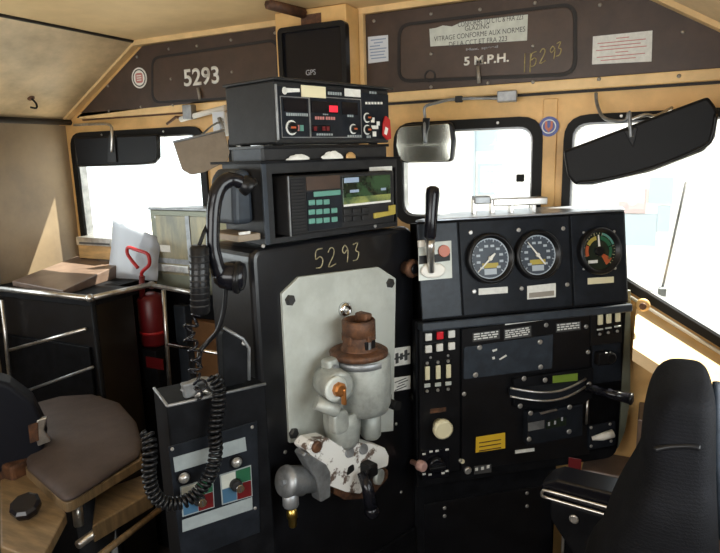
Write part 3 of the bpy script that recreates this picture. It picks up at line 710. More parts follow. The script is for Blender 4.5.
# ---- independent brake valve below
t = thing('brake_valve', 'lower brake valve in chipped white paint with black lever', 'brake valve', FC.w(*FC.at(345, 470), 0))
H = .10
def lower(pts, c0, c1, mt, name, r=.008, bev=.006, par=t):
    return put(name, MB(FC).prism(rpoly(FC.pp(pts, c1)[::-1] if True else pts, r), c0, c1, bev), mt, par)
lower([(305, 449), (312, 441), (328, 438), (340, 446), (352, 443), (372, 444), (385, 448), (389, 456), (388, 466), (375, 470), (363, 474), (362, 494), (346, 492), (330, 486), (326, 474), (318, 462)], .055, H, 'chip', 'valve_body')
lower([(334, 484), (364, 492), (388, 468), (388, 478), (376, 492), (364, 499), (345, 500), (334, 494)], .03, H-.012, 'rust', 'body_base')
lower([(318, 452), (330, 446), (380, 452), (384, 466), (345, 484), (330, 474)], .0, .06, 'rust', 'body_neck')
p = FC.at(316, 446.5, H); put('body_bolt', MB(FC).lathe([(.014, 0), (.014, .006), (.010, .009)], (p[0], p[1], H), (0, 0, 1), 16), 'rust', t)
for x, y in ((363, 449), (349, 452)):
    p = FC.at(x, y, H); put('top_cap', MB(FC).lathe([(.014, 0), (.013, .006)], (p[0], p[1], H-.001), (0, .3, 1), 18), 'cast_dark', t)
p = FC.at(350, 470, H); put('port_hole', MB(FC).prism(rpoly([(p[0]-.014, p[1]-.012), (p[0]+.014, p[1]-.006), (p[0]+.012, p[1]+.012), (p[0]-.006, p[1]+.010)], .006), H-.002, H+.0012), 'rubber', t)
# left flange plate + grey cylinder + down pipe
fp = FC.pp([(306, 452), (327, 465), (331, 472), (331, 497), (321, 503), (317, 480), (303, 456)], .105)
put('flange_plate', MB(FC).prism(rpoly(fp[::-1], .006), .07, .105, .004), 'cast_dark', t)
p = FC.at(284, 481, .07); q = FC.at(318, 479, .07)
gc = MB(FC); gc.lathe([(.014, -.002), (.034, .0), (.037, .008), (.035, .014), (.035, .05), (.030, .056), (.030, .10)], (p[0], p[1]-.001, .07), (q[0]-p[0], q[1]-p[1], .0), 26)
cy = put('cylinder', gc, 'cast_dark', t)
put('end_nut', MB(FC).lathe([(.010, 0), (.010, .008)], (p[0]-.008, p[1], .07), (1, 0, 0), 6, smooth=False), 'cast_dark', cy)
q = FC.at(291, 506, .075); r_ = FC.at(291, 488, .075)
put('down_pipe', MB(FC).lathe([(.017, 0), (.019, .004), (.019, r_[1]-q[1])], (q[0], q[1], .075), AX, 18), 'cast_dark', cy)
q2 = FC.at(292, 527, .075); br_ = put('brass_fitting', MB(FC).lathe([(.008, 0), (.010, .004), (.010, .022), (.013, .024), (.013, .036), (.009, .05)], (q[0]+.002, q2[1], .075), AX, 10), 'brass', t); br_['label'] = 'brass fitting'
# lever
l0, l1, l2 = FC.at(365, 474, .14), FC.at(369, 488, .16), FC.at(373.5, 512, .17)
lv = put('lever', MB(FC).tube([(*l0, .13), (*l1, .155), (*l2, .165)], [.013, .015, .017], 14), 'gloss', t); lv['label'] = 'black lever handle'
put('lever_tip', MB(FC).ball((*l2, .165), .019), 'gloss', lv)
a, b = FC.at(367, 468, .11); put('lever_yoke', MB(FC).box((a-.014, b-.016, .09), (a+.016, b+.016, .135), .005), 'plastic', t)
a, b = FC.at(381, 478, .10); put('pivot_disc', MB(FC).lathe([(.022, 0), (.020, .012)], (a, b, .085), (0.3, 0, 1), 22), 'cast', t)
# ============================================================ RADIO HOUSING AND LOWER RADIO
AL, AR = FC.at(262, 200)[0], FC.at(397, 190)[0]
b_lo, b_hi = 1.428, 1.606
t = thing('radio_housing', 'open black sheet metal housing on the stand around the lower radio', 'housing', FC.w(0, b_lo, -.08))
put('shell', MB(FC).ringplate(rect(AL, b_lo, AR, b_hi), rect(AL+.030, b_lo+.012, AR-.006, b_hi-.022), -.15, 0), 'charcoal', t)
put('back_sheet', MB(FC).box((AL, b_lo, -.155), (AR, b_hi, -.148)), 'charcoal', t)
put('left_lip', MB(FC).box((AL, b_lo, 0), (AL+.012, b_hi, .006), .001), 'slate', t)
a0, b0, a1, b1 = pbox(FC, 369.5, 166.5, 392, 171, .001); mid = FC.at(381, 169, 0)[1]
wl = put('paper_label', MB(FC).box((a0, mid-.006, 0), (a1, mid+.006, .0015)), 'paper', t); wl['label'] = 'white paper label'
for x, y in ((375, 226), (266, 236)): screw(FC, x, y, 0, .005, 'screw', t)
t = thing('radio', 'black locomotive radio with green keys and green display', 'radio', FC.w(0, b_lo+.013, -.05))
H = .035
ra0, ra1 = FC.at(288, 200, H)[0], FC.at(394, 190, H)[0]
rb0, rb1 = 1.445, FC.at(300, 175.5, H)[1]
put('case', MB(FC).box((ra0, rb0, -.145), (ra1, rb1, H), .004), 'charcoal', t)
gr = put('speaker_grille', MB(FC).box((ra0+.004, rb0+.006, H), (FC.at(305, 200, H)[0], rb1-.006, H+.002)), 'plastic', t)
sl = MB(FC); xa = FC.at(305, 200, H)[0]
for k in range(16):
    z = rb0+.012+k*(rb1-rb0-.024)/15; sl.box((ra0+.007, z-.0018, H+.002), (xa-.003, z+.0018, H+.0035))
put('slats', sl, 'charcoal', gr)
put('edge_strip', MB(FC).box((ra0, rb0, H), (ra0+.003, rb1, H+.003)), 'cast_dark', t)
kp = put('keypad', MB(FC).box((FC.at(306.5, 200, H)[0], rb0+.006, H), (FC.at(341, 200, H)[0], FC.at(320, 191, H)[1], H+.002)), 'gauge_panel', t)
for x, y in ((310.6, 202.5), (318, 202.2), (325.3, 201.8), (310.6, 212), (318, 211.6), (325.3, 211), (333, 210.4), (310.8, 221), (318, 220.6), (325.3, 219.9), (333.3, 219.2)):
    a, b = FC.at(x, y, H); put('key', MB(FC).box((a-.009, b-.006, H+.002), (a+.009, b+.006, H+.006), .0015), 'teal', kp)
a, b = FC.at(326, 193.3, H); put('wide_key', MB(FC).box((a-.040, b-.006, H+.002), (a+.042, b+.006, H+.005), .0015), 'teal', kp)
upn = put('upper_fascia', MB(FC).box((FC.at(306.5, 200, H)[0], FC.at(320, 189.5, H)[1], H), (FC.at(340, 200, H)[0], rb1-.004, H+.002)), 'brown', t)
a0, b0, a1, b1 = pbox(FC, 341.5, 176, 390, 203, H); b0 = FC.at(365, 204, H)[1]; b1 = FC.at(365, 176, H)[1]
dp = put('display', MB(FC).box((a0, b0, H), (a1, b1, H+.003), .001), 'pcb', t); dp['label'] = 'dark green glossy display'
put('display_strip', MB(FC).box((a0+.001, b0+.001, H+.003), (a1-.001, b0+.020, H+.0036)), 'lcd_olive', dp)
put('display_edge', MB(FC).box((a0+.001, b0-.001, H+.003), (a1-.001, b0+.004, H+.0042)), 'paper', dp)
for x0, y0, x1, y1 in ((343, 178, 358, 182), (349, 190, 358, 192), (380, 188, 385, 190)):
    aa0, bb0, aa1, bb1 = pbox(FC, x0, y0, x1, y1, H); put('display_text', MB(FC).box((aa0, min(bb0, bb1), H+.003), (aa1, max(bb0, bb1), H+.0036)), 'blue_ink', dp)
for x, y in ((346.5, 211.5), (355.5, 210.7), (364.5, 210), (346.5, 219), (355.5, 218.2), (364.5, 217.4)):
    a, b = FC.at(x, y, H); put('soft_key', MB(FC).box((a-.012, b-.007, H), (a+.012, b+.007, H+.005), .002), 'charcoal', t)
q = FC.pp([(373, 218.5), (373, 213), (388, 211), (388, 205.5), (394, 204.5), (394, 214)], H)
yt = put('yellow_key_tag', MB(FC).prism(rpoly(q[::-1], .002), H, H+.006, .001), 'olive', t); yt['label'] = 'dull yellow tag'
# wide plate on the housing, upper shelf unit, papers
t = thing('radio_shelf', 'black two tier shelf plate between the two radios', 'shelf', FC.w(0, b_hi, -.08))
SA0, SA1 = FC.at(264, 155)[0], FC.at(386.5, 155)[0]
put('lower_plate', MB(FC).box((AL-.005, b_hi, -.20), (AR+.004, b_hi+.006, .012), .001), 'black2', t)
bt = FC.at(325, 146, 0)[1]
put('upper_plate', MB(FC).box((SA0-.004, bt-.004, -.135), (SA1+.004, bt+.003, .006), .001), 'plastic', t)
put('shelf_front', MB(FC).box((SA0, b_hi+.006, -.012), (SA1, bt-.004, 0), .001), 'charcoal', t)
put('shelf_back', MB(FC).box((SA0, b_hi+.006, -.13), (SA1, bt-.004, -.122)), 'charcoal', t)
put('shelf_side', MB(FC).box((SA0, b_hi+.006, -.122), (SA0+.004, bt-.004, -.012)), 'slate', t)
put('shelf_side', MB(FC).box((SA1-.004, b_hi+.006, -.122), (SA1, bt-.004, -.012)), 'charcoal', t)
def crumple(name, lab, x0, x1, y, hgt, mt, cat):
    a0 = FC.at(x0, y, .006)[0]; a1 = FC.at(x1, y, .006)[0]; ca = (a0+a1)/2; w = (a1-a0)/2; b = b_hi+.006
    rg = []; rnd = random.Random(x0)
    for i in range(6):
        f = i/5; rr = math.cos(f*1.45)**.6
        rg.append([(ca+w*rr*math.cos(2*math.pi*k/14)*(1+rnd.uniform(-.14, .14)), b+hgt*f*(1+rnd.uniform(-.12, .1)) if i else b, .006+.0065*rr*math.sin(2*math.pi*k/14)) for k in range(14)])
    tag(put(name, MB(FC).rings(rg, smooth=False), mt), lab, cat, 'crumpled papers on the radio shelf' if cat == 'paper' else None)
crumple('crumpled_paper', 'smaller crumpled white paper on the shelf plate, the left one', 286, 310, 160, .012, 'paper', 'paper')
crumple('crumpled_paper', 'larger crumpled white paper on the shelf plate beside the brown lump', 321.5, 344, 160, .017, 'paper', 'paper')
crumple('cork_lump', 'small tan lump beside the crumpled white paper on the shelf', 345.5, 356, 160, .014, 'wood', 'lump')

# ============================================================ UPPER RADIO (END OF TRAIN UNIT)
FT = vplane(330, 110, 1.48, 17)
tb0 = bt+.0035
ta0, ta1 = FT.at(274.5, 110)[0], FT.at(388.5, 110)[0]
tb1 = 1.781
t = thing('telemetry_unit', 'black telemetry unit with red digits on top of the radio stack', 'radio', FT.w((ta0+ta1)/2, tb0, -.09))
put('case', MB(FT).box((ta0, tb0+.003, -.175), (ta1, tb1, 0), .004), 'charcoal', t)
for aa in (ta0+.03, ta1-.03):
    for cc in (-.15, -.03): put('foot', MB(FT).cyl((aa, tb0, cc), (aa, tb0+.005, cc), .012), 'rubber', t)
fp_ = put('front_panel', MB(FT).box((ta0+.005, tb0+.013, 0), (ta1-.004, tb1-.012, .004), .001), 'gauge_panel', t)
put('left_bead', MB(FT).box((ta0+.002, tb0+.010, 0), (ta0+.006, tb1-.008, .006), .001), 'cast_dark', t)
put('top_lip', MB(FT).box((ta0-.004, tb1, -.18), (ta1+.008, tb1+.006, .012), .002), 'charcoal', t)
C4 = .004
def tl(x, y): return FT.at(225+x/4, 70+y/4, C4)
def tbox(x0, y0, x1, y1, c0, c1, mt, name, par, bev=0):
    a0, bb1 = tl(x0, (y0)); a1, bb0 = tl(x1, y1); am = tl((x0+x1)/2, y0); bm2 = tl((x0+x1)/2, y1)
    return put(name, MB(FT).box((a0, bm2[1], c0), (a1, am[1], c1), bev), mt, par)
def tframe(x0, y0, x1, y1, par):
    a0 = tl(x0, 190)[0]; a1 = tl(x1, 190)[0]; bt_ = tl((x0+x1)/2, y0)[1]; bb = tl((x0+x1)/2, y1)[1]
    return put('panel_outline', MB(FT).ringplate(rect(a0, bb, a1, bt_), rect(a0+.002, bb+.002, a1-.002, bt_-.002), C4, C4+.001), 'cast_dark', par)
tframe(223, 107, 339, 271, fp_); tframe(339, 110, 545, 271, fp_)
lg = MB(FT); a, b = tl(238, 83); lg.prism([(a+.007*math.cos(k*.5236), b+.008*math.sin(k*.5236)) for k in range(12)], C4, C4+.001)
a0, b0 = tl(238, 91); a1, b1 = tl(298, 82); lg.prism([(a0, b0), (a1, b1-.003), (a1, b1+.004), (a0, b0+.010)], C4, C4+.001); put('maker_mark', lg, 'paper', fp_)
lb_ = tbox(303, 64, 402, 110, C4, C4+.0015, 'cream', 'paper_label', fp_); lb_['label'] = 'cream paper label'
tbox(477, 76, 541, 107, C4, C4+.0015, 'paper', 'paper_label', fp_)
for x0, y0, x1, y1 in ((408, 88, 465, 100), (575, 86, 606, 95), (236, 172, 326, 184), (385, 175, 408, 180), (484, 178, 510, 188), (356, 254, 424, 262), (482, 260, 540, 270), (560, 262, 578, 272)):
    a0, a1 = tl(x0, 0)[0], tl(x1, 0)[0]; bb, bt_ = tl((x0+x1)/2, y1)[1], tl((x0+x1)/2, y0)[1]
    mb = MB(FT); n = max(3, int((x1-x0)/9)); w = (a1-a0)/n
    for k in range(n): mb.box((a0+k*w, bb, C4), (a0+k*w+w*.72, bt_, C4+.0006))
    put('lettering', mb, 'strip', fp_)
for x0, y0, x1, y1 in ((352, 186, 392, 198), (396, 187, 436, 199)):
    a0, a1 = tl(x0, 0)[0], tl(x1, 0)[0]; bb, bt_ = tl((x0+x1)/2, y1)[1], tl((x0+x1)/2, y0)[1]
    mb = MB(FT); w = (a1-a0)/4
    for k in range(4): mb.box((a0+k*w, bb, C4), (a0+k*w+w*.7, bt_, C4+.0006))
    put('lettering', mb, 'red_ink', fp_)
for bx, nm in (((232, 116, 327, 167), 'display_window'), ((343, 127, 449, 172), 'display_window'), ((466, 130, 529, 179), 'display_window')):
    w_ = tbox(*bx, C4, C4+.002, 'gloss', nm, fp_)
    if bx[0] == 343: 
        rd = tbox(414, 143, 448, 169, C4+.002, C4+.003, 'led', 'red_digit', w_); rd['label'] = 'glowing red digit block'
tbox(344, 221, 419, 248, C4, C4+.002, 'gloss', 'indicator_window', fp_)
for x in (358, 392, 408): tbox(x-6, 226, x+6, 243, C4+.002, C4+.004, 'dark_red', 'indicator', fp_)
for k in range(6): tbox(561+k*12, 128, 568+k*12, 137, C4, C4+.002, 'paper', 'pilot_light', fp_)
tbox(556, 107, 634, 124, C4, C4+.0008, 'gauge_panel', 'pilot_strip', fp_)
def rotary(x, y, r, lab=None):
    a, b = tl(x, y)
    k = put('rotary_knob', MB(FT).lathe([(r, 0), (r, .008), (r*.85, .012)], (a, b, C4), (0, 0, 1), 16), 'plastic', fp_)
    put('skirt', MB(FT).ringplate([(a+r*1.35*math.cos(j*.3927), b+r*1.35*math.sin(j*.3927)) for j in range(16)], [(a+r*1.05*math.cos(j*.3927), b+r*1.05*math.sin(j*.3927)) for j in range(16)], C4, C4+.002), 'paper', k)
    put('pointer', MB(FT).box((a-r*.9, b-.002, C4+.012), (a+r*.2, b+.002, C4+.0135)), 'orange', k)
for x, y, r in ((265, 231, .012), (512, 236, .009), (567, 191, .009), (567, 239, .009)): rotary(x, y, r)
tbox(287, 220, 297, 244, C4, C4+.001, 'red_ink', 'colour_mark', fp_); tbox(299, 220, 314, 244, C4, C4+.001, 'teal', 'colour_mark', fp_)
for x0, y0, x1, y1 in ((583, 190, 597, 210), (585, 222, 612, 236), (590, 246, 604, 266), (606, 206, 618, 222)): tbox(x0, y0, x1, y1, C4, C4+.0012, 'paper', 'mark', fp_)
rt_ = MB(FT); q = [tl(632, 182), tl(650, 200), tl(655, 276), tl(640, 281), tl(622, 262), tl(624, 214)]
rr_ = put('red_tag', rt_.prism(rpoly(q[::-1], .004), C4+.004, C4+.010, .002), 'red', t); rr_['label'] = 'red plastic guard tag'
put('tag_print', MB(FT).prism([tl(624, 255), tl(634, 262), tl(640, 235), tl(630, 228)], C4+.010, C4+.011), 'paper', rr_)

# ============================================================ HANDSET, MICROPHONE, CORDS
FS = vplane(215, 470, 1.275, 33)
t = thing('telephone_handset', 'glossy black telephone handset hanging at the left of the stand', 'handset', FS.w(*FS.at(225, 270), 0))
grip = [(246, 187), (236, 180), (226, 181), (218, 190), (214, 208), (213, 228), (213, 246), (216, 262), (220, 274)]
put('grip', MB(FS).tube([(*FS.at(x, y, .02), .02) for x, y in grip], [.011, .014, .016, .0155, .0145, .014, .014, .015, .016], 14, smooth_path=5), 'gloss', t)
def cup(x, y, ax, r, d):
    a, b = FS.at(x, y, .02)
    return MB(FS).lathe([(r*.55, -d*.55), (r*.85, -d*.35), (r, 0), (r, d*.25), (r*.9, d*.45), (r*.6, d*.5)], (a, b, .02), ax, 24)
put('earpiece', cup(247, 185, (.5, -.55, .2), .021, .03), 'plastic', t)
mpc = put('mouthpiece', cup(231, 276, (.9, -.10, .5), .031, .06), 'gloss', t)
put('mouthpiece_ring', MB(FS).lathe([(.0315, 0), (.034, .002), (.034, .010), (.0315, .012)], (*FS.at(234, 277, .02), .024), (.9, -.1, .5), 24), 'plastic', mpc)
# cradle: curved dark bulge on the side of the radio housing
t = thing('handset_cradle', 'dark curved cradle box on left side of radio housing behind handset', 'cradle', FC.w(AL-.02, 1.47, -.09))
put('cradle_body', MB(FC).prism([(AL-.055, 1.475), (AL-.002, 1.475), (AL-.002, 1.59), (AL-.03, 1.60), (AL-.05, 1.575)], -.13, -.03, .012, 3), 'slate', t)
put('cradle_shelf', MB(FC).box((AL-.060, 1.44, -.14), (AL-.002, 1.455, -.01), .002), 'flap', t)
put('cradle_tag', MB(FC).box((AL-.058, 1.456, -.012), (AL-.03, 1.462, -.008)), 'paper', t)
# hand microphone body
t = thing('hand_microphone', 'black ribbed cylinder microphone hanging beside the telephone handset', 'microphone', FS.w(*FS.at(200, 315), .03))
m0, m1 = FS.at(200.5, 314, .03), FS.at(199, 245, .03)
put('body', MB(FS).lathe([(.015, 0), (.0195, .006), (.0195, m1[1]-m0[1]-.006), (.014, m1[1]-m0[1])], (m0[0], m0[1], .03), (m1[0]-m0[0], m1[1]-m0[1], 0), 18), 'plastic', t)
gv = MB(FS)
for k in range(9): gv.lathe([(.0203, 0), (.0203, .004)], (m0[0]+(m1[0]-m0[0])*(.12+k*.09), m0[1]+(m1[1]-m0[1])*(.12+k*.09), .03), AX, 18)
put('ribs', gv, 'charcoal', t)
put('clip', MB(FS).tube([(*FS.at(199, 246, .03), .03), (*FS.at(204, 232, .02), .02), (*FS.at(213, 215, .0), .0)], .004, 8), 'rubber', t)
def coil(name, lab, pts, turns, rad, wire, par=None, mt='plastic'):
    P = [V(p) for p in pts]; Q = []
    n = len(P)
    for i in range(n-1):
        a, b, c, d = P[max(i-1, 0)], P[i], P[i+1], P[min(i+2, n-1)]
        for k in range(30):
            s = k/30; Q.append(.5*((2*b)+(c-a)*s+(2*a-5*b+4*c-d)*s*s+(3*b-a-3*c+d)*s**3))
    Q.append(P[-1])
    L = [0]
    for i in range(1, len(Q)): L.append(L[-1]+(Q[i]-Q[i-1]).length)
    N = int(turns*10); out = []; j = 0; ref = V((.3, .2, 1))
    for i in range(N+1):
        s = L[-1]*i/N
        while j < len(L)-2 and L[j+1] < s: j += 1
        f = (s-L[j])/max(1e-9, L[j+1]-L[j]); c = Q[j].lerp(Q[j+1], f); tn = (Q[j+1]-Q[j]).normalized()
        e = V((0, 0, 1)); e = (e-tn*e.dot(tn)); e.normalize(); g = tn.cross(e); a = 2*math.pi*turns*i/N
        out.append(tuple(c+(e*math.cos(a)+g*math.sin(a))*rad))
    o = put(name, MB(FS).tube(out, wire, 5), mt)
    return tag(o, lab, 'cord', 'coiled cords')
def fsp(l): return [(*FS.at(x, y, h), h) for x, y, h in l]
coil('coiled_cord', 'loose coiled black cord hanging from the microphone, shiny and stretched', fsp([(199, 315, .03), (189, 330, .03), (192, 345, .03), (197, 360, .03), (194, 375, .03), (201, 385, .03), (196, 396, .02)]), 8, .011, .0032, mt='gloss')
coil('coiled_cord', 'long black coiled cord looping in front of the switch box', fsp([(212, 376, .02), (219, 388, .03), (218, 410, .04), (215, 432, .05), (216, 450, .05), (212, 470, .055), (200, 490, .055), (183, 502, .055), (166, 503, .055), (154, 494, .055), (149, 475, .05), (150, 455, .045), (149, 440, .03), (146, 432, .02)]), 46, .0115, .0042)
tag(put('straight_cord', MB(FS).tube(fsp([(226, 285, .015), (224, 310, .01), (218, 330, .0), (208, 342, -.02), (200, 352, -.02), (199, 366, .01)]), .005, 8, smooth_path=6), 'plastic'), 'smooth black cord curving down from the handset mouthpiece', 'cord')

# ============================================================ SWITCH BOX
t = thing('switch_box', 'low black switch box with two coloured rotary selectors', 'switch box', FS.w(0, ZF, -.1))
s0, s1 = FS.at(172, 462)[0], FS.at(271, 470)[0]
sz = FS.at(212, 396)[1]
put('box_body', MB(FS).box((s0, ZF, -.12), (s1, sz, 0), .004), 'black2', t)
put('top_edge', MB(FS).tube([(s0+.002, sz, 0), (s1, sz, 0)], .0035, 6), 'cast_dark', t)
put('top_edge', MB(FS).tube([(s0+.002, sz, 0), (s0+.002, sz, -.12)], .0035, 6), 'cast_dark', t)
q = FS.pp([(169, 447), (254, 420), (261, 503), (255, 540), (182, 566)], .003)
sp_ = put('switch_panel', MB(FS).prism(FS.pp([(168, 447), (257, 421), (260, 532), (182, 562)], .003)[::-1], 0, .004, .001), 'gauge_panel', t)
for q, lab in ((((173, 457.5), (245, 437), (246.5, 450.5), (175, 472)), 'blank pale strip above the selectors'), (((182, 520), (252, 497), (252.5, 509), (182.5, 532)), 'blank pale strip below the selectors')):
    o = put('blank_strip', MB(FS).prism(FS.pp(q, .004)[::-1], .004, .0052), 'strip', sp_); o['label'] = lab
for x, y in ((172, 449), (252, 427), (255, 508)): screw(FS, x, y, .004, .004, 'screw', sp_)
for (x0, y0, x1, y1, x2, y2, x3, y3), (kx, ky), (lx, ly) in (((180, 487, 213, 477, 214.5, 507, 182.5, 517), (201, 500), (183.5, 477)), ((219.5, 475, 251, 465, 252.5, 496, 222, 505), (238.5, 486), (236, 461.5))):
    c00, c10, c11, c01 = [V((*FS.at(x, y, .005), 0)) for x, y in ((x0, y0), (x1, y1), (x2, y2), (x3, y3))]
    fc = put('selector_plate', MB(FS).prism([tuple(c.xy) for c in (c01, c11, c10, c00)], .004, .0055), 'strip', sp_)
    def sub(u0, v0, u1, v1, mt, z=.0055):
        f = lambda u, v: tuple(((c00*(1-u)+c10*u)*(1-v)+(c01*(1-u)+c11*u)*v).xy)
        put('colour_field', MB(FS).prism([f(u0, v1), f(u1, v1), f(u1, v0), f(u0, v0)], z, z+.0006), mt, fc)
    sub(.04, .04, .48, .48, 'signm'); sub(.5, .03, .97, .46, 'green2'); sub(.04, .5, .48, .96, 'blue'); sub(.5, .48, .97, .97, 'dark_red')
    a, b = FS.at(kx-3, ky-2, .006)
    kn = put('selector_knob', MB(FS).lathe([(.014, 0), (.013, .012), (.010, .016)], (a, b, .006), (0, 0, 1), 20), 'charcoal', sp_)
    put('key_lock', MB(FS).lathe([(.0095, 0), (.009, .006)], (a+.004, b-.004, .021), (0, 0, 1), 16), 'chrome', kn)
    put('key_slot', MB(FS).box((a+.003, b-.009, .027), (a+.005, b+.001, .0278)), 'ink', kn)
    a, b = FS.at(lx, ly, .004); l_ = put('pilot_lamp', MB(FS).lathe([(.012, 0), (.012, .006), (.008, .012), (.003, .014)], (a, b, .004), (0, 0, 1), 18), 'screw', sp_)
    put('lamp_collar', MB(FS).ringplate([(a+.015*math.cos(j*.3927), b+.015*math.sin(j*.3927)) for j in range(16)], [(a+.0118*math.cos(j*.3927), b+.0118*math.sin(j*.3927)) for j in range(16)], .004, .008), 'plastic', l_)
# terminal clutter on top of the box
t = thing('junction_bracket', 'scuffed metal conduit bracket standing on the switch box top', 'bracket', FS.w(*FS.at(195, 395), -.03))
put('bracket_plate', MB(FS).prism(FS.pp([(186, 402), (182, 385), (196, 382), (203, 392), (207, 400)], -.02)[::-1], -.04, -.02, .004), 'cast_dark', t)
put('conduit', MB(FS).tube(fsp([(183, 392, -.03), (190, 384, -.03), (206, 380, -.02), (213, 386, .0), (222, 396, .0)]), .008, 8, smooth_path=4), 'cast_dark', t)
put('strap', MB(FS).tube(fsp([(196, 398, -.01), (204, 390, -.005), (218, 398, -.005)]), .006, 8), 'steel', t)
# dark wedge bracket on the column side
t = thing('side_bracket', 'dark triangular bracket plate between switch box and column', 'bracket', FS.w(*FS.at(235, 385), -.02))
put('bracket_plate', MB(FS).prism(rpoly(FS.pp([(224, 388), (222, 329), (243, 338), (249, 347), (247, 382)], -.02)[::-1], .01), -.05, -.02, .004), 'black2', t)
put('edge_rail', MB(FS).tube(fsp([(224, 328, -.018), (243, 339, -.018), (249, 348, -.018), (249, 380, -.018)]), .004, 8), 'cast_dark', t)
screw(FS, 244, 343, -.02, .006, 'screw', t)
# ============================================================ DRIVING CONSOLE
FK = vplane(414, 300, 1.64, 51)
KA0, KA1 = FK.at(416, 400)[0], FK.at(622, 380)[0]
KB0, KB1 = .655, 1.168
t = console = thing('driving_console', 'wide black driving console with three gauges, switches and control handles', 'console', FK.w(.35, ZF, -.15))
def back(c0, c1):
    q = [(c1.x-.03, -.012), (c0.x+.30, -.012), (c0.x+.03, c0.y+.24)]
    return q
f0, f1 = FK.w(KA0, 0, 0), FK.w(KA1, 0, 0); bk = back(f0, f1)
put('lower_cabinet', MB().prism([(f0.x, f0.y), (f1.x, f1.y)]+bk, KB0+.03, KB1-.005, .004), 'black2', t)
put('cabinet_face', MB(FK).prism(rpoly(rect(KA0, KB0, KA1, KB1-.006), [.01, .045, .005, .005]), -.03, .0, .003), 'black2', t)
put('pedestal', MB(FK).box((KA0+.01, ZF, -.20), (FK.at(556, 480, -.05)[0], KB0+.02, -.05), .004), 'black2', t)
pf = FK.pp([(424, 560), (424, 504), (549, 484), (552, 560)], -.05)
pd = put('pedestal_door', MB(FK).prism(pf[::-1], -.05, -.044, .0015), 'black', t)
for x, y in ((444.5, 508), (444.5, 516), (527, 493), (527, 506)): screw(FK, x, y, -.044, .006, 'screw', pd)
FG = Fr(FK.w(0, KB1, .032), 51, 9)
GT = FG.at(525, 216.5)[1]
g0, g1 = FG.at(417.5, 260)[0], FG.at(626.5, 250)[0]
def fgw(a, b, c): return (a, b, c)
lo_ = [tuple(FG.w(g0, 0, 0)), tuple(FG.w(g1, 0, 0))]; hi_ = [tuple(FG.w(g0, GT, 0)), tuple(FG.w(g1, GT, 0))]
zl_, zh_ = lo_[0][2], hi_[0][2]
cs = MB(); cs.hull(lo_+[(x, y, zl_) for x, y in bk], hi_+[(x, y, zh_) for x, y in bk], .005); put('gauge_box', cs, 'black2', t)
put('top_rim', MB().prism([(p[0], p[1]) for p in hi_]+bk, zh_, zh_+.006, .002), 'sky_glare', t)  # bright top: the glare of the sky is put into its colour
put('side_filler', MB().box((.44, -.40, .60), (.535, -.385, 1.42), .002), 'black2', t)
cm = MB(FG); cm.box((g0, -.026, -.04), (g1+.006, -.002, .010), .004); put('crease_bar', cm, 'slate', t)
def gpanel(x0, x1, mt, name):
    a0, a1 = FG.at(x0, 265)[0], FG.at(x1, 265)[0]
    return put(name, MB(FG).box((a0, .008, 0), (a1, GT-.006, .005), .0015), mt, t)
gp0 = gpanel(419, 458.5, 'slate', 'lever_panel'); gp1 = gpanel(460.5, 569.5, 'gauge_panel', 'gauge_panel'); gp2 = gpanel(572, 625, 'gauge_panel', 'gauge_panel')
G5 = .005
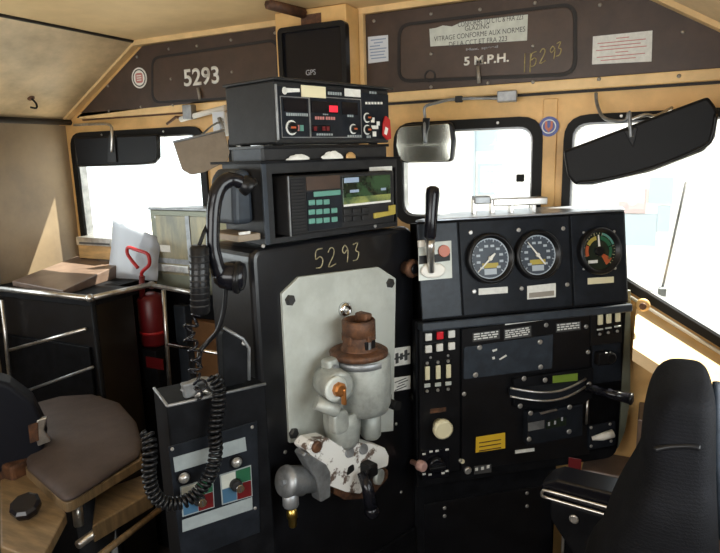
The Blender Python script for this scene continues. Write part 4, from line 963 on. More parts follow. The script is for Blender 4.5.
def gauge(x, y, rpx, lab, needle, green=False, par=None, R_=None):
    a, b = FG.at(x, y, .012); r = R_
    g = put('gauge', MB(FG).lathe([(r*1.24, 0), (r*1.24, .016), (r*1.18, .022), (r*1.05, .022), (r*1.03, .004), (0.002, .003)], (a, b, G5), (0, 0, 1), 40, cap=False), 'plastic', par); g['label'] = lab
    put('dial_face', MB(FG).lathe([(r, 0), (r, .003)], (a, b, G5+.003), (0, 0, 1), 36), 'lcd' if green else 'dial', g)
    z = G5+.0063
    tk = MB(FG)
    n = 28
    for k in range(n):
        an = math.radians(225-270*k/(n-1)); big = k % 3 == 0
        r0 = r*(.82 if big else .90); r1 = r*.97; w = r*(.022 if big else .012)
        c, s_ = math.cos(an), math.sin(an)
        tk.prism([(a+r0*c-w*s_, b+r0*s_+w*c), (a+r0*c+w*s_, b+r0*s_-w*c), (a+r1*c+w*s_, b+r1*s_-w*c), (a+r1*c-w*s_, b+r1*s_+w*c)], z, z+.0006)
    if not green:
        for k in range(10):
            an = math.radians(225-270*k/9); tk.prism([(a+r*.62*math.cos(an)+dx, b+r*.62*math.sin(an)+dy) for dx, dy in ((-.0055, -.003), (.0055, -.003), (.0055, .0035), (-.0055, .0035))], z, z+.0006)
        tk.prism(rect(a-r*.32, b-r*.78, a+r*.32, b-r*.50), z, z+.0006)
        tk.ringplate([(a+r*.99*math.cos(j*.2094), b+r*.99*math.sin(j*.2094)) for j in range(30)], [(a+r*.94*math.cos(j*.2094), b+r*.94*math.sin(j*.2094)) for j in range(30)], z, z+.0005)
        put('scale', tk, 'blue_white', g)
        lw = MB(FG); lw.prism(rect(a-r*.42, b-r*.46, a+r*.42, b-r*.22), z, z+.0005); put('dial_label', lw, 'olive', g)
    else:
        put('scale', tk, 'chalk', g)
        def arc(t0, t1, r0, r1, mt):
            m_ = MB(FG); N = 10
            A_ = [math.radians(t0+(t1-t0)*k/N) for k in range(N+1)]
            m_.prism([(a+r1*math.cos(q), b+r1*math.sin(q)) for q in A_]+[(a+r0*math.cos(q), b+r0*math.sin(q)) for q in A_[::-1]], z, z+.0008)
            put('colour_arc', m_, mt, g)
        arc(20, 80, r*.60, r*.80, 'green2'); arc(-40, 15, r*.62, r*.78, 'green2'); arc(100, 150, r*.60, r*.80, 'olive'); arc(155, 200, r*.62, r*.8, 'orange')
        arc(-62, -30, r*.30, r*.85, 'orange'); arc(20, 75, r*.86, r*.98, 'teal')
        put('dial_label', MB(FG).prism(rect(a-r*.66, b-r*.62, a-r*.1, b-r*.46), z, z+.0006), 'paper', g)
        put('hub', MB(FG).lathe([(r*.26, 0), (r*.24, .006)], (a, b, z), (0, 0, 1), 20), 'plastic', g)
    for an, l, w in needle:
        an = math.radians(an); c, s_ = math.cos(an), math.sin(an)
        put('needle', MB(FG).prism([(a-.2*r*c*0-w*s_, b+w*c), (a+w*s_, b-w*c), (a+l*r*c+w*.4*s_, b+l*r*s_-w*.4*c), (a+l*r*c-w*.4*s_, b+l*r*s_+w*.4*c)], z+.003, z+.0045), 'white', g)
    if not green: put('needle_hub', MB(FG).lathe([(.007, 0), (.005, .004)], (a, b, z+.003), (0, 0, 1), 14), 'white', g)
    return g
gauge(490, 258.5, 21, 'left air gauge, needles pointing lower left', [(222, .92, .0026), (42, .35, .005)], par=gp1, R_=.057)
gauge(537.5, 255, 20, 'middle air gauge, needles crossed', [(128, .85, .0026), (308, .62, .0034)], par=gp1, R_=.057)
gauge(599, 251, 19, 'right flow gauge with green and orange arcs', [(92, .85, .004)], True, par=gp2, R_=.055)
for x, y in ((470.5, 232.5), (518.5, 230), (563, 228.5), (474, 291.5), (521.5, 288.5), (567, 284.5)): screw(FG, x, y, G5, .0065, 'screw', gp1)
for x, y in ((583.5, 232.5), (614, 231.5), (583.5, 269), (615, 268.5)): screw(FG, x, y, G5, .004, 'screw', gp2)
for pts, lab, par in (([(478.5, 295), (478.5, 288.5), (507.5, 286.5), (507.5, 293)], 'blank white nameplate', gp1), ([(527, 299.5), (527, 286), (555.5, 283), (555.5, 297)], 'white nameplate with dark lower half', gp1), ([(587.5, 284.5), (587.5, 278), (613.5, 276.5), (613.5, 282.5)], 'cream nameplate', gp2)):
    o = put('nameplate', MB(FG).prism(FG.pp(pts, G5)[::-1], G5, G5+.002, .0005), 'cream' if 'cream' in lab else 'paper', par); o['label'] = lab
    if 'dark' in lab:
        put('dark_half', MB(FG).prism(FG.pp([(529, 298), (529, 293), (554, 290.5), (554, 295.5)], G5+.002)[::-1], G5+.002, G5+.0026), 'rivet', o)
# lever plate and throttle handle
lp_ = put('lever_plate', MB(FG).prism(FG.pp([(418.5, 281), (418, 243), (451, 240.5), (452, 278)], G5)[::-1], G5, G5+.003, .001), 'alu', gp0)
put('lever_slot', MB(FG).prism(FG.pp([(419, 264.5), (419, 256), (450, 253), (450, 260.5)], .008)[::-1], .008, .0088), 'charcoal', lp_)
bA, bB = FG.at(433, 270.5, .012)
o = put('white_boss', MB(FG).prism([(bA+.036*math.cos(j*.2618), bB+.021*math.sin(j*.2618)) for j in range(24)], .008, .018, .005), 'white', lp_); o['label'] = 'white painted boss under the lever'
o = put('orange_dial', MB(FG).lathe([(.017, 0), (.016, .006)], (*FG.at(444, 251, .01), .008), (0, 0, 1), 20), 'orange', lp_); o['label'] = 'orange-red dial'
put('grey_nub', MB(FG).box((*[v-.010 for v in FG.at(421, 244, .01)], .008), (*[v+.010 for v in FG.at(421, 244, .01)], .02), .003), 'white', lp_)
H1 = .05
l0, l1, l2, l3 = FG.at(431.5, 272, .02), FG.at(430.5, 240, H1), FG.at(430, 239, H1), FG.at(433, 186, H1+.01)
lvr = put('throttle_lever', MB(FG).tube([(*l0, .018), (l1[0], l1[1]-.02, .045), (*l1, H1)], [.009, .011, .012], 12), 'steel', gp0); lvr['label'] = 'silver lever shaft with black grip'
dd = V((*l3, H1+.01))-V((*l2, H1))
put('black_grip', MB(FG).lathe([(.012, 0), (.016, .006), (.0165, dd.length*.5), (.019, dd.length*.85), (.017, dd.length*.96), (.008, dd.length)], (*l2, H1), dd, 20), 'gloss', lvr)
# ---- lower face: left switch column
def fkbox(x0, y0, x1, y1, c0, c1, mt, name, par, bev=0, r=0, sl=-.13):
    dy = sl*(x1-x0)/2
    q = FK.pp([(x0, y1-dy), (x0, y0-dy), (x1, y0+dy), (x1, y1+dy)], c0)[::-1]
    return put(name, MB(FK).prism(rpoly(q, r) if r else q, c0, c1, bev), mt, par)
sw = fkbox(419, 321, 459, 472, 0, .005, 'black', 'switch_column', t, .001)
for i, (x, y) in enumerate(((428, 336.5), (439.5, 335), (451, 333.5), (428, 348.5), (439, 347), (451, 345.5))):
    o = fkbox(x-3.3, y-3.7, x+3.3, y+3.7, .004, .012, 'red_lamp' if i == 1 else 'white', 'square_button', sw, .002, .003)
    if i == 1: o['label'] = 'red lit square button'
    put('button_bezel', MB(FK).ringplate(grow(rect(*sum([FK.at(x-4.2, y+4.6, .005), FK.at(x+4.2, y-4.6, .005)], ())), .002), rect(*sum([FK.at(x-4.2, y+4.6, .005), FK.at(x+4.2, y-4.6, .005)], ())), .005, .008), 'plastic', sw)
for x, y in ((431, 324), (448, 322.5), (430.5, 357.5), (448, 355.5)): screw(FK, x, y, .005, .004, 'screw', sw)
def breaker(x, y0, y1, par):
    ym = y0+(y1-y0)*.58
    a, b = FK.at(x, y0+2, .006)
    o = fkbox(x-3.6, y0-5, x+3.6, y1+4, .004, .007, 'plastic', 'breaker', par)
    fkbox(x-2.3, y0, x+2.3, ym, .007, .014, 'cream', 'toggle', o, .002)
    fkbox(x-3.0, ym+4, x+3.0, y1-2, .007, .011, 'alu', 'toggle_base', o, .001)
    put('pin', MB(FK).lathe([(.005, 0), (.004, .004)], (*FK.at(x, y0-3, .007), .007), (0, 0, 1), 10), 'screw', o)
    put('pin', MB(FK).lathe([(.005, 0), (.004, .004)], (*FK.at(x, y1+2, .007), .007), (0, 0, 1), 10), 'screw', o)
for x, d in ((427, 0), (437.7, -1), (448, -2)): breaker(x, 366+d, 389+d, sw)
k_ = knob(FK, 438.5, 424, .005, .029, .045, 'cream', 'cream_knob', sw, .6); k_['label'] = 'large round cream knob'
fkbox(430, 408, 446, 412.5, .005, .0058, 'rust', 'worn_red_lettering', sw)
rp_ = fkbox(421.5, 449, 449, 478, .005, .009, 'gloss', 'rotary_plate', sw, .001)
a, b = FK.at(435.5, 464, .01)
put('rotary_switch', MB(FK).lathe([(.026, 0), (.024, .012), (.018, .016)], (a, b, .009), (0, 0, 1), 18), 'gloss', rp_)
put('switch_bar', MB(FK).box((a-.024, b-.006, .024), (a+.024, b+.004, .036), .003), 'plastic', rp_)
mk = MB(FK)
for x, y in ((424, 454), (431, 451.5), (437, 450.8), (447, 449.5), (424, 463), (424, 474), (430, 474.5), (443, 473), (447, 471)):
    aa, bb = FK.at(x, y, .009); mk.box((aa-.005, bb-.003, .009), (aa+.005, bb+.003, .0096))
put('markings', mk, 'paper', rp_)
# ---- lower face: main field
mp = fkbox(461.5, 321, 589, 462, 0, .003, 'black', 'main_plate', t)
for q, rows in ((((472.5, 342), (472.5, 333), (499.5, 329.5), (499.5, 338.5)), 3), (((504, 340), (504, 329.5), (531, 325.5), (531, 336)), 4), (((556, 332.5), (556, 323.5), (580.5, 321), (580.5, 329.5)), 3)):
    o = put('instruction_plate', MB(FK).prism(FK.pp(q, .003)[::-1], .003, .0045), 'ink', mp)
    P = [V((*p, 0)) for p in FK.pp(q, .0045)]; ln = MB(FK); rnd = random.Random(rows+int(q[0][0]))
    for k in range(rows):
        x = .05
        while x < .92:
            w = rnd.uniform(.08, .22); v = .12+.8*k/rows
            f = lambda u, v: tuple(((P[1]*(1-u)+P[2]*u)*(1-v)+(P[0]*(1-u)+P[3]*u)*v).xy)
            ln.prism([f(x, v+.45/rows), f(min(.95, x+w), v+.45/rows), f(min(.95, x+w), v), f(x, v)], .0045, .005); x += w+.04
    put('white_print', ln, 'paper', o)
fkbox(505, 320.5, 546, 322.5, .003, .004, 'paper', 'white_print_line', mp)
cp_ = put('cover_plate', MB(FK).prism(rpoly(FK.pp([(463, 379), (463.5, 347), (552.5, 334), (551.5, 368)], .003)[::-1], .006), .003, .008, .0015), 'slate', t); cp_['label'] = 'blue-grey blank cover plate'
for x, y in ((479.5, 347.5), (475.5, 375), (540, 342), (540.5, 367)): screw(FK, x, y, .008, .008, 'screw', cp_)
sc_ = MB(FK)
for q in (((492, 350), (497, 348.5), (497, 350.5), (493, 352)), ((499, 359), (506, 354.5), (507, 356), (500, 360)), ((492, 357), (494.5, 356.5), (495, 359), (492.5, 359.5))):
    sc_.prism(FK.pp(q, .008)[::-1], .008, .0085)
put('paint_scratches', sc_, 'paper', cp_)
for x, y in ((464, 324), (464, 394), (513, 343.5), (534, 318.5), (586, 326.5), (588, 352), (580, 370), (546, 325)): screw(FK, x, y, .003, .007, 'screw', mp)
# dynamic brake drum and handle
hs = put('brake_controller', MB(FK).prism(FK.pp([(511, 405), (511.5, 377), (590, 366), (590, 396), (575, 404), (545, 408)], .003)[::-1], .003, .02, .003), 'black2', t); hs['label'] = 'brake controller housing with curved slot'
gl = put('green_label', MB(FK).prism(FK.pp([(552.5, 383), (552.5, 376), (577.5, 373), (577.5, 380.5)], .02)[::-1], .02, .0212), 'green', hs); gl['label'] = 'green label'
for x, y in ((524, 378.5), (545, 380), (520, 406), (589, 384)): screw(FK, x, y, .02, .008, 'screw', hs)
dr = MB(FK); N = 14; arcp = []
for k in range(N+1):
    u = k/N; x = 513+u*76; y = 392-u*9.5+5*math.sin(math.pi*u)
    a, b = FK.at(x, y, .04); arcp.append((a, b, .02+.030*math.sin(math.pi*u)))
lo = [(a, b-.022, c) for a, b, c in arcp]+[(arcp[-1][0], arcp[-1][1]-.022, .01), (arcp[0][0], arcp[0][1]-.022, .01)]
up_ = [(a, b+.004, c) for a, b, c in arcp]+[(arcp[-1][0], arcp[-1][1]+.004, .01), (arcp[0][0], arcp[0][1]+.004, .01)]
dr.hull(lo, up_, .002); put('curved_drum', dr, 'gauge_panel', hs)
put('drum_rail', MB(FK).tube([(a, b+.006, c+.003) for a, b, c in arcp], .0035, 8), 'steel', hs)
put('drum_rail', MB(FK).tube([(a, b-.020, c+.003) for a, b, c in arcp], .0035, 8), 'steel', hs)
h0, h1 = FK.at(588, 388.5, .05), FK.at(631, 399, .14)
hd = put('brake_handle', MB(FK).tube([(*h0, .045), ((h0[0]+h1[0])/2, (h0[1]+h1[1])/2+.002, .10), (*h1, .14)], [.012, .014, .016], 14), 'gloss', hs); hd['label'] = 'black bar handle'
put('handle_end', MB(FK).lathe([(.017, -.004), (.018, .002), (.012, .006)], (*h1, .14), V((*h1, .14))-V((*h0, .045)), 14), 'plastic', hd)
bx = put('lower_box', MB(FK).prism(rpoly(FK.pp([(522, 441), (523, 410), (577.5, 400), (577, 432)], .003)[::-1], .006), .003, .035, .004), 'gauge_panel', t); bx['label'] = 'grey box with corner screws below the curved slot'
for x, y in ((530.5, 413), (569.5, 407), (529, 439), (569, 431.5)):
    screw(FK, x, y, .035, .008, 'screw', bx)
put('box_plate', MB(FK).prism(FK.pp([(528, 431), (528, 423), (544, 420), (544, 428)], .035)[::-1], .035, .037), 'cast_dark', bx)
put('box_slot', MB(FK).prism(FK.pp([(539, 412.5), (556, 408.5), (558, 410), (541, 414.5)], .035), .035, .036), 'steel', bx)
put('box_window', MB(FK).prism(FK.pp([(546, 429), (546, 421), (566, 417), (566, 425)], .035)[::-1], .035, .0365), 'lcd', bx)
mk = MB(FK)
for x, y in ((549, 424), (555, 422.5), (562, 419)): aa, bb = FK.at(x, y, .0366); mk.box((aa-.003, bb-.006, .0366), (aa+.003, bb+.006, .0372))
put('window_marks', mk, 'grey_ink', bx)
yl = put('yellow_label', MB(FK).prism(FK.pp([(475.5, 452.5), (476, 437), (505, 432.5), (505, 448)], .003)[::-1], .003, .0045), 'yellow', mp); yl['label'] = 'yellow notice label'
ln = MB(FK)
for k in range(3): ln.prism(FK.pp([(479, 442.5+k*4), (501, 439+k*4), (501, 440+k*4), (479, 443.5+k*4)], .0045), .0045, .005)
put('label_print', ln, 'rust', yl)
fkbox(515, 449, 534, 452, .003, .006, 'paper', 'white_strip', mp)
for x, y, r, mt in ((467.5, 470, .012, 'screw'), (462, 461, .007, 'cream'), (460, 460, .006, 'screw')): screw(FK, x, y, .003, r, mt, mp, 'screw', .008)
fkbox(474, 465, 491, 473, .003, .005, 'ink', 'hand_lettered_plate', mp); 
mk = MB(FK)
for x, y in ((477, 469.5), (483, 468.5), (488.5, 467)): aa, bb = FK.at(x, y, .005); mk.box((aa-.006, bb-.004, .005), (aa+.003, bb+.006, .0055))
put('lettering', mk, 'paper', mp)
# right column
rc = fkbox(590, 300, 621, 344, 0, .004, 'black', 'breaker_column', t, .001)
for x, d in ((599.5, 0), (608, -1.5), (617, -3)): breaker(x, 314+d, 332+d, rc)
ss = fkbox(592, 343, 620, 382, 0, .004, 'gauge_panel', 'selector_plate', t, .001)
a, b = FK.at(608, 357, .01); put('selector_knob', MB(FK).lathe([(.020, 0), (.019, .02), (.014, .024)], (a, b, .004), (0, 0, 1), 20), 'plastic', ss)
put('selector_bracket', MB(FK).box((a-.045, b-.018, .004), (a-.012, b+.022, .03), .003), 'plastic', ss)
rl = put('reverser_plate', MB(FK).prism(rpoly(FK.pp([(587, 449), (587.5, 425), (614, 420), (614, 444)], .003)[::-1], .005), .003, .012, .002), 'gauge_panel', t)
for x, y in ((591, 427.5), (610, 424), (591, 446), (611, 441)): screw(FK, x, y, .012, .005, 'screw', rl)
a, b = FK.at(605, 436, .03); o = put('white_handle', MB(FK).tube([(a-.035, b-.010, .016), (a-.01, b-.001, .03), (a+.025, b+.006, .032)], [.006, .012, .013], 12), 'white', rl); o['label'] = 'white painted handle'
put('end_trim', MB(FK).prism(FK.pp([(623, 292), (631, 290), (630.5, 400), (625, 432), (618, 449), (619, 436), (621.5, 400)], -.004), -.03, -.004, .002), 'stainless', t)
put('vertical_rod', MB(FK).tube([(*FK.at(587.5, 398, .014), .014), (*FK.at(586, 424, .014), .014)], .004, 8), 'steel', t)
# ---- things on top of the console
FT2 = Fr((0, -.12, 0), 90)
t = thing('document_tray', 'small chrome tray frame on the console top below centre window', 'tray', FG.w(.35, GT+.006, -.1))
zt_ = FG.w(.3, GT+.006, -.1).z
FP = Fr(FG.w(.30, 0, -.12)*1.0, 60); FP.o.z = 0
q0, q1 = FP.at(473, 213)[0], FP.at(545, 211)[0]
y_ = lambda x, y: FP.at(x, y)[1]
put('top_bar', MB(FP).box((FP.at(492, 203)[0], y_(515, 205), -.02), (q1, y_(515, 197.5), .02), .003), 'steel', t)
put('left_block', MB(FP).box((q0, y_(480, 203.5), -.02), (FP.at(489, 200)[0], y_(480, 196), .02), .003), 'cast_dark', t)
for x in (474, 492, 511, 533): a = FP.at(x, 206)[0]; put('post', MB(FP).box((a-.006, zt_-.004, -.012), (a+.006, y_(x, 199), .012), .002), 'steel', t)
put('base_strip', MB(FP).box((FP.at(465, 212)[0], zt_-.002, -.025), (q1, zt_+.006, .025), .002), 'white', t)
a, b = FP.at(521, 178); tag(put('window_latch', MB(FWALL).box((*[v-.012 for v in FWALL.at(520.5, 178, .01)], .004), (*[v+.012 for v in FWALL.at(520.5, 178, .01)], .022), .003), 'rubber'), 'small black square latch on the centre window glass', 'latch')
a, b = FP.at(433, 189)
# ============================================================ LEFT SIDE: DESK AND ITEMS
ZD = 1.125
c0 = sight(90, 298, Z=ZD); c1 = sight(150, 284.5, Z=ZD)
DX, DY = c0.x, c0.y
t = thing('side_desk', 'black side desk with steel edge rails in the left corner', 'desk', (-1.15, (DY-.05)/2, ZF))
put('desk_top', MB().box((XL+.005, DY, ZD-.035), (DX, -.27, ZD-.008), .003), 'black2', t)
put('desk_top', MB().box((XL+.005, -.27, ZD-.035), (-.90, -.035, ZD-.008), .003), 'black2', t)
put('cabinet_body', MB().box((XL+.01, DY+.03, ZF), (DX-.03, -.27, ZD-.035), .004), 'black', t)
put('edge_rail', MB().tube([(XL+.012, DY-.004, ZD), (DX, DY-.004, ZD)], .011, 10), 'steel', t)
put('edge_rail', MB().tube([(DX+.004, DY, ZD), (c1.x+.004, c1.y, ZD)], .011, 10), 'steel', t)
put('corner_joint', MB().ball((DX+.002, DY-.002, ZD), .016), 'steel', t)
q0, q1 = sight(10, 350, Y=DY+.01), sight(85, 330, Y=DY+.01)
FD = Fr((0, DY+.01, 0), 90)
put('lower_rail', MB(FD).tube([(*FD.at(10, 350, .03), .03), (*FD.at(86, 329, .03), .03)], .007, 8), 'steel', t)
put('lower_rail', MB(FD).tube([(*FD.at(18, 394, .03), .03), (*FD.at(93, 367, .03), .03)], .006, 8), 'cast_dark', t)
put('corner_post', MB(FD).tube([(DX, ZF, .0), (DX, ZD, .0)], .010, 8), 'black2', t)
put('drawer_front', MB(FD).box((XL+.02, .30, -.02), (DX-.06, .92, -.008), .003), 'black2', t)
put('left_post', MB(FD).tube([(*FD.at(2, 300, .02), .02), (*FD.at(11, 392, .02), .02)], .008, 8), 'steel', t)
# brown wedge lying on the desk
P = [sight(15, 284, Z=ZD), sight(60, 289.5, Z=ZD), sight(126, 262, Z=ZD+.01)]
xa = sight(62, 288, Z=ZD+.005); 
t = thing('writing_slope', 'brown sloping wooden writing board lying on the desk by the left wall', 'writing board', (xa.x-.1, xa.y+.1, ZD-.008))
fl, fr_ = sight(12, 281, Z=ZD+.014), sight(63, 290.5, Z=ZD+.014)
bl, brr = sight(77, 256, Y=-.07), sight(126, 261, Y=-.07)
fl.x = max(fl.x, XL+.01); bl.x = max(bl.x, XL+.01)
brr.y = min(brr.y, -.04); bl.y = min(bl.y, -.04)
zb = ZD-.008
put('board', MB().hull([(fl.x, fl.y, zb), (fr_.x, fr_.y, zb), (brr.x, brr.y, zb), (bl.x, bl.y, zb)], [(fl.x, fl.y, zb+.022), (fr_.x, fr_.y, zb+.022), (brr.x, brr.y, max(zb+.03, brr.z)), (bl.x, bl.y, max(zb+.03, bl.z))], .003), 'brown_vinyl', t)
# small wooden box
FX = Fr((0, -.10, 0), 90)
a0, b0, a1, b1 = pbox(FX, 79, 262, 117, 235, 0)
t = thing('wooden_box', 'small varnished wooden box with metal lid standing behind the writing slope', 'box', FX.w((a0+a1)/2, ZD+.03, -.02))
a0, a1 = FX.at(79, 255)[0], FX.at(116, 252)[0]; zt_ = FX.at(98, 238)[1]; zl = FX.at(98, 246)[1]
put('box_body', MB(FX).box((a0, ZD+.06, -.07), (a1, zl, 0), .003), 'wood', t)
put('lid', MB(FX).box((a0-.004, zl, -.072), (a1-.02, zt_, .003), .002), 'steel', t)
put('lid_slot', MB(FX).box((a0+.015, zl+.006, .003), (a1-.03, zl+.015, .004)), 'ink', t)
# pale plastic sheet leaning on the window
rg = []
pts = [(113, 219, 0), (122, 222, .006), (136, 228, -.004), (150, 234, .006), (160, 238, 0)]
top = [FX.at(x, y, h) + (h,) for x, y, h in pts]
mb = MB(FX); vs = []; fs = []
rows = 8
for r_ in range(rows+1):
    f = r_/rows
    for i, (a, b, h) in enumerate(top):
        zz = b*(1-f)+(ZD-.006)*f; vs.append((a+.02*f*(i/4-.5), zz, .0+.05*f+h+.002*math.sin(i*2.1+r_*1.3)))
n = len(top)
for r_ in range(rows):
    for i in range(n-1): fs.append((r_*n+i, r_*n+i+1, (r_+1)*n+i+1, (r_+1)*n+i))
mb._add(vs, fs, smooth=True)
ob = put('plastic_sheet', mb, 'film'); sm = ob.modifiers.new('thick', 'SOLIDIFY'); sm.thickness = .002
tag(ob, 'translucent pale plastic sheet leaning against the left front window', 'sheet')
# red handle and red extinguisher body below
FE = Fr((0, -.12, 0), 90)
FE = Fr((0, c1.y+.06, 0), 90)
t = thing('fire_extinguisher', 'red fire extinguisher with red wire handle beside the desk', 'fire extinguisher', FE.w(FE.at(152, 350)[0], .70, 0))
e0 = FE.at(150, 345); e1 = FE.at(150, 296)
eb = tag(put('equipment_box', MB(FE).box((e0[0]-.06, ZF, -.09), (e0[0]+.08, e0[1]-.003, .05), .004), 'black2'), 'black equipment box with small red label under the fire extinguisher', 'box')
put('red_label', MB(FE).box((*FE.at(147, 367, .05), .05), (*FE.at(163, 359, .05), .052)), 'dark_red', eb)
put('cylinder', MB(FE).lathe([(.05, e0[1]), (.058, e0[1]+.01), (.058, e1[1]-.02), (.045, e1[1]), (.015, e1[1]+.012)], (e0[0]+.01, 0, -.02), AX, 24), 'dark_red', t)
put('collar_band', MB(FE).lathe([(.0595, 0), (.0595, .012)], (e0[0]+.01, FE.at(150, 333)[1], -.02), AX, 24), 'red', t)
o = put('wire_handle', MB(FE).tube([(*FE.at(x, y, .02), .02) for x, y in ((142, 278), (142, 272), (149, 265), (149, 257), (146, 253), (137, 250), (129, 247.5), (127, 250), (128, 255), (133, 262), (138, 268))], .0075, 10, smooth_path=4), 'red', t); o['label'] = 'bent red wire handle'
put('neck', MB(FE).cyl((*FE.at(142, 298, .02), .02), (*FE.at(142, 276, .02), .02), .012), 'dark_red', t)
# stainless box by the window
FN = Fr((0, -.16, 0), 94)
t = thing('heater_cabinet', 'tall stainless steel cabinet with mirror-like front standing left of the radio stack', 'cabinet', FN.w(*FN.at(185, 292), -.05))
a0, a1 = FN.at(153.5, 250)[0], FN.at(218, 250)[0]; zt_ = FN.at(183, 210.5)[1]
put('case', MB(FN).box((a0, 1.07, -.11), (a1, zt_, 0), .004), 'stainless', t)
put('top_cap', MB(FN).box((a0-.004, zt_, -.114), (a1+.004, zt_+.010, .006), .002), 'cast_dark', t)
put('front_mirror', MB(FN).box((FN.at(159, 250)[0], FN.at(180, 275)[1], 0), (FN.at(209, 250)[0], FN.at(180, 216)[1], .004), .001), 'beige_reflection', t)
a = FN.at(190, 240)[0]; put('front_stile', MB(FN).box((a-.012, FN.at(185, 262)[1], .004), (a+.010, FN.at(190, 216)[1], .007)), 'cast_dark', t)
put('front_rail', MB(FN).box((FN.at(158, 250)[0], FN.at(180, 264)[1], .004), (FN.at(209, 250)[0], FN.at(180, 259)[1], .007)), 'cast_dark', t)
o = put('white_label', MB(FN).box((*FN.at(160.5, 251.5, .005), .004), (*FN.at(170, 245.5, .005), .0055)), 'paper', t); o['label'] = 'small white label'
put('lower_ledge', MB(FN).box((a0, FN.at(180, 272)[1], .004), (FN.at(190, 250)[0], FN.at(180, 265)[1], .018), .002), 'steel', t)
for x, y in ((155.5, 217), (156, 261)): screw(FN, x, y, 0, .006, 'screw', t)
# hand rail: post, two horizontal bars
t = thing('hand_rail', 'thin steel hand rail frame in front of the heater cabinet', 'rail', (c1.x+.05, c1.y, .75))
FRL = Fr((0, c1.y-.01, 0), 94)
put('post', MB(FRL).tube([(*FRL.at(163.5, 290), 0), (*FRL.at(170, 394), 0)], .009, 8), 'steel', t)
put('rail_bar', MB(FRL).tube([(*FRL.at(150, 285), 0), (*FRL.at(186, 291.5), 0), (*FRL.at(206, 294.5), 0)], .010, 8), 'steel', t)
put('rail_bar', MB(FRL).tube([(*FRL.at(165.5, 344), 0), (*FRL.at(222, 354), 0)], .008, 8), 'chrome', t)
put('rail_joint', MB(FRL).ball((*FRL.at(151.5, 285), 0), .017), 'steel', t)
tag(put('blue_grey_post', MB(FRL).box((FRL.at(176, 340, -.1)[0], ZF, -.14), (FRL.at(187, 340, -.1)[0], FRL.at(180, 306, -.1)[1], -.10), .004), 'slate'), 'slate grey post behind the thin hand rail', 'post')
FRK = Fr((0, -.06, 0), 90)
tag(put('brown_cabinet', MB(FRK).box((FRK.at(190, 350)[0], ZF, -.04), (FRK.at(232, 350)[0], FRK.at(205, 322)[1], .0), .004), 'dark_ply'), 'brown plywood panel under the left window behind the cords', 'panel')

# ============================================================ LEFT SEAT
ZS = .755
def zpoly(pts, z): return [tuple(sight(x, y, Z=z).xy) for x, y in pts]
t = thing('cab_seat', 'brown-grey vinyl cab seat with plywood base in the left foreground', 'seat', (-.95, -.65, ZF))
cpts = [(66, 500), (27, 466), (22, 430), (30, 404), (60, 396), (92, 394), (120, 403), (136, 421), (142, 442), (139, 453)]
cp = rpoly(zpoly(cpts, ZS)[::-1], .03)
cx_, cy_ = sum(p[0] for p in cp)/len(cp), sum(p[1] for p in cp)/len(cp)
put('seat_cushion', MB().rings([[(cx_+(x-cx_)*k, cy_+(y-cy_)*k, ZS+z) for x, y in cp] for k, z in ((.97, -.020), (1, -.014), (1, -.006), (.975, .002), (.92, .008), (.75, .015), (.45, .020), (.15, .022))]), 'fabric_grey', t)
bpts = [(66, 509), (26, 472), (24, 430), (40, 404), (100, 398), (134, 424), (143, 462)]
put('plywood_base', MB().prism(rpoly(zpoly(bpts, ZS-.03)[::-1], .02), ZS-.048, ZS-.019, .003), 'ply', t)
put('seat_frame', MB().prism(zpoly([(96, 492), (150, 472), (152, 492), (92, 527)], ZS-.11)[::-1], ZS-.16, ZS-.11, .004), 'ply', t)
ctr = V((sum(p[0] for p in cp)/len(cp), sum(p[1] for p in cp)/len(cp), 0))
put('pedestal', MB().lathe([(.22, ZF), (.22, ZF+.02), (.06, ZF+.05), (.06, ZS-.08)], (ctr.x, ctr.y, 0), (0, 0, 1), 24), 'black2', t)
r0, r1 = sight(78, 545, Z=ZS-.14), sight(148, 494, Z=ZS-.14)
put('slide_rail', MB().tube([tuple(r0), tuple(r1)], .012, 8), 'steel', t)
put('slide_rail', MB().tube([tuple(r0+V((.03, .02, -.05))), tuple(r1+V((.03, .02, -.05)))], .010, 8), 'ply', t)
put('rail_hanger', MB().tube([tuple(sight(77, 505, Z=ZS-.07)), tuple(sight(79, 525, Z=ZS-.13))], .014, 8), 'steel', t)
# side board with adjusting knob
sb_ = zpoly([(0, 478), (30, 468), (66, 511), (40, 560), (0, 545)], ZS-.04)
put('side_board', MB().prism(sb_[::-1], ZS-.075, ZS-.045, .004), 'ply', t)
kc = sight(26, 507, Z=ZS-.02)
kb = MB(); kb.lathe([(.012, -.03), (.034, -.012), (.038, .0), (.038, .012), (.030, .018)], tuple(kc), (0.25, -.35, 1), 9, smooth=False); o = put('adjusting_knob', kb, 'gloss', t); o['label'] = 'black lobed adjusting knob'
put('bracket', MB().box(tuple(sight(8, 470, Z=ZS-.03)-V((.03, .02, .04))), tuple(sight(8, 470, Z=ZS-.03)+V((.05, .05, .03))), .01), 'rust', t)
# rounded dark backrest
FA = Fr(sight(0, 430, Z=.86), 35)
FA.o.z = 0
pts = [(-60, 380), (-20, 376), (10, 384), (34, 402), (48, 430), (44, 452), (28, 468), (0, 474), (-60, 478)]
put('backrest', MB(FA).prism(rpoly(FA.pp(pts)[::-1], .02), -.10, .0, .035, 5), 'navy', t)
q = FA.pp([(37, 420), (47, 417), (44, 430), (51, 441), (38, 446), (34, 432)], .0)
o = put('buckle', MB(FA).prism(q[::-1], -.015, .004, .003), 'steel', t); o['label'] = 'shiny metal buckle'
put('strap', MB(FA).prism(FA.pp([(28, 425), (38, 422), (39, 440), (30, 443)], .0)[::-1], -.02, .006, .002), 'rust', t)

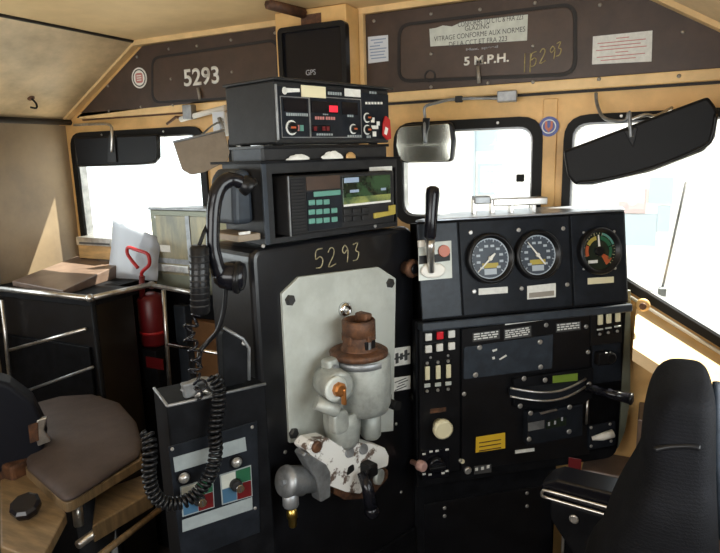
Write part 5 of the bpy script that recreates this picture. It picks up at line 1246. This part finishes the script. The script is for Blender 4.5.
# ============================================================ RIGHT SEAT
YS = -1.02
t = thing('driver_seat', 'black woven fabric driver seat with chrome armrest in the right foreground', 'seat', (1.2, YS+.25, ZF))
lev = [(372, 660, 713), (366, 657, 712)]
prof = [(-1, 575, 724, 560), (0, 588, 722, 548), (1, 597, 721, 540), (2, 604, 720.5, 520), (3, 611, 719.5, 501), (4, 622, 718, 483), (5, 633, 716.5, 466), (6, 640, 715.8, 450), (7, 640.5, 715.6, 438), (8, 642, 715.5, 420), (9, 645, 715.4, 402), (10, 650, 715, 386), (11, 657, 713.5, 378), (12, 668, 709, 372), (13, 682, 702, 370)]
FS2 = Fr((0, YS, 0), 90)
rg = []
for k, xl, xr_, y in prof:
    a0, b = FS2.at(xl, y); a1, _ = FS2.at(xr_, y); ca, w = (a0+a1)/2, (a1-a0)/2
    dep = .13 if k < 6 else .11
    if k >= 12: dep *= .75 if k == 12 else .45
    rg.append([(ca+w*math.copysign(abs(math.cos(q))**.55, math.cos(q)), b, dep*math.copysign(abs(math.sin(q))**.6, math.sin(q))) for q in [2*math.pi*j/28 for j in range(28)]])
ob = put('backrest', MB(FS2).rings(rg), 'fabric', t)
sd = ob.modifiers.new('smooth', 'SUBSURF'); sd.levels = 1; sd.render_levels = 1
put('seam', MB(FS2).tube([(*FS2.at(x, y, .108), .108) for x, y in ((655, 450), (668, 447), (688, 446), (700, 448))], .005, 8, smooth_path=4), 'plastic', t)
put('edge_piping', MB(FS2).tube([(*FS2.at(x, y, -.04), -.03) for x, y in ((716, 380), (716.5, 420), (716.5, 450), (719, 500), (721, 535))], .006, 8, smooth_path=4), 'slate', t)
# seat cushion (mostly out of the frame) and pedestal
sc0 = FS2.at(640, 540)[0]
put('seat_cushion', MB().prism(rpoly(rect(sc0-.30, YS+.02, sc0+.12, YS+.44), .06), .42, .54, .03, 3), 'fabric', t)
put('pedestal', MB().lathe([(.2, ZF), (.2, ZF+.03), (.06, ZF+.06), (.06, .42)], (sc0-.08, YS+.23, 0), (0, 0, 1), 20), 'black2', t)
FAR = Fr((0, YS+.30, 0), 98)
A_ = [(541, 487), (552, 481), (640, 503), (640, 524), (620, 519.5)]
q0, q1 = FAR.at(545, 490), FAR.at(655, 516)
pad = MB(FAR); pad.prism(rpoly(FAR.pp([(541, 494), (541, 484), (556, 480), (660, 505), (660, 531)])[::-1], [.008, .008, .01, 0, 0]), -.07, 0, .016, 4)
ar = put('armrest', pad, 'gloss', t)
put('armrest_rail', MB(FAR).tube([(*FAR.at(x, y, .006), .006) for x, y in ((660, 522), (610, 508), (550, 491.5), (543, 491), (542, 495), (548, 498), (600, 513), (660, 531))], .0032, 8, smooth_path=3), 'steel', ar)
put('armrest_strut', MB(FAR).box((FAR.at(600, 520)[0], .42, -.05), (FAR.at(620, 520)[0], FAR.at(610, 508)[1], -.02), .004), 'black2', t)
screw(FAR, 574, 519, .0, .010, 'screw', ar)
put('lower_arm', MB(FAR).prism(FAR.pp([(549, 500), (660, 533), (660, 570), (575, 560), (549, 520)])[::-1], -.06, -.004, .006), 'black2', t)

# ============================================================ RIGHT: WALL BELOW THE WINDOW
FB2 = Fr((0, -.05, 0), 90)
t = thing('heater_box', 'brown metal heater box under the right front window', 'heater', FB2.w(1.1, ZF, 0))
hx, ht = FB2.at(584, 470)[0], FB2.at(620, 404)[1]
put('box_body', MB(FB2).prism([(hx, ZF), (1.40, ZF), (1.40, ht), (1.07, ht), (1.07, .62), (hx, .62)], -.045, .10, .005), 'brown_vinyl', t)
t = thing('red_bottle', 'dark red container with steel side strips standing beyond the armrest', 'container', FB2.w(FB2.at(574, 470)[0], ZF, .12))
a0, a1 = FB2.at(566, 470, .18)[0], FB2.at(583, 470, .18)[0]
put('body', MB(FB2).box((a0, ZF, .105), (a1, min(.62, FB2.at(575, 452, .1)[1]), .18), .01), 'black2', t)
put('red_band', MB(FB2).box((a0+.006, FB2.at(575, 476, .18)[1], .18), (a1-.006, FB2.at(575, 458, .18)[1], .182), .001), 'dark_red', t)
for a in (a0, a1): put('strip', MB(FB2).box((a-.004, ZF, .175), (a+.004, .62, .186), .001), 'steel', t)
# stud on the lit sill
p = sight(643, 305, Y=-.10)
t = thing('ledge_fitting', 'small rusty round fitting on the sunlit sill right of console', 'fitting', p)
put('base', MB().ball(tuple(p), .020, (1, .6, 1)), 'tan', t)
put('nut', MB().cyl(tuple(p+V((0, -.008, 0))), tuple(p+V((0, -.022, 0))), .010, seg=8), 'rust', t)
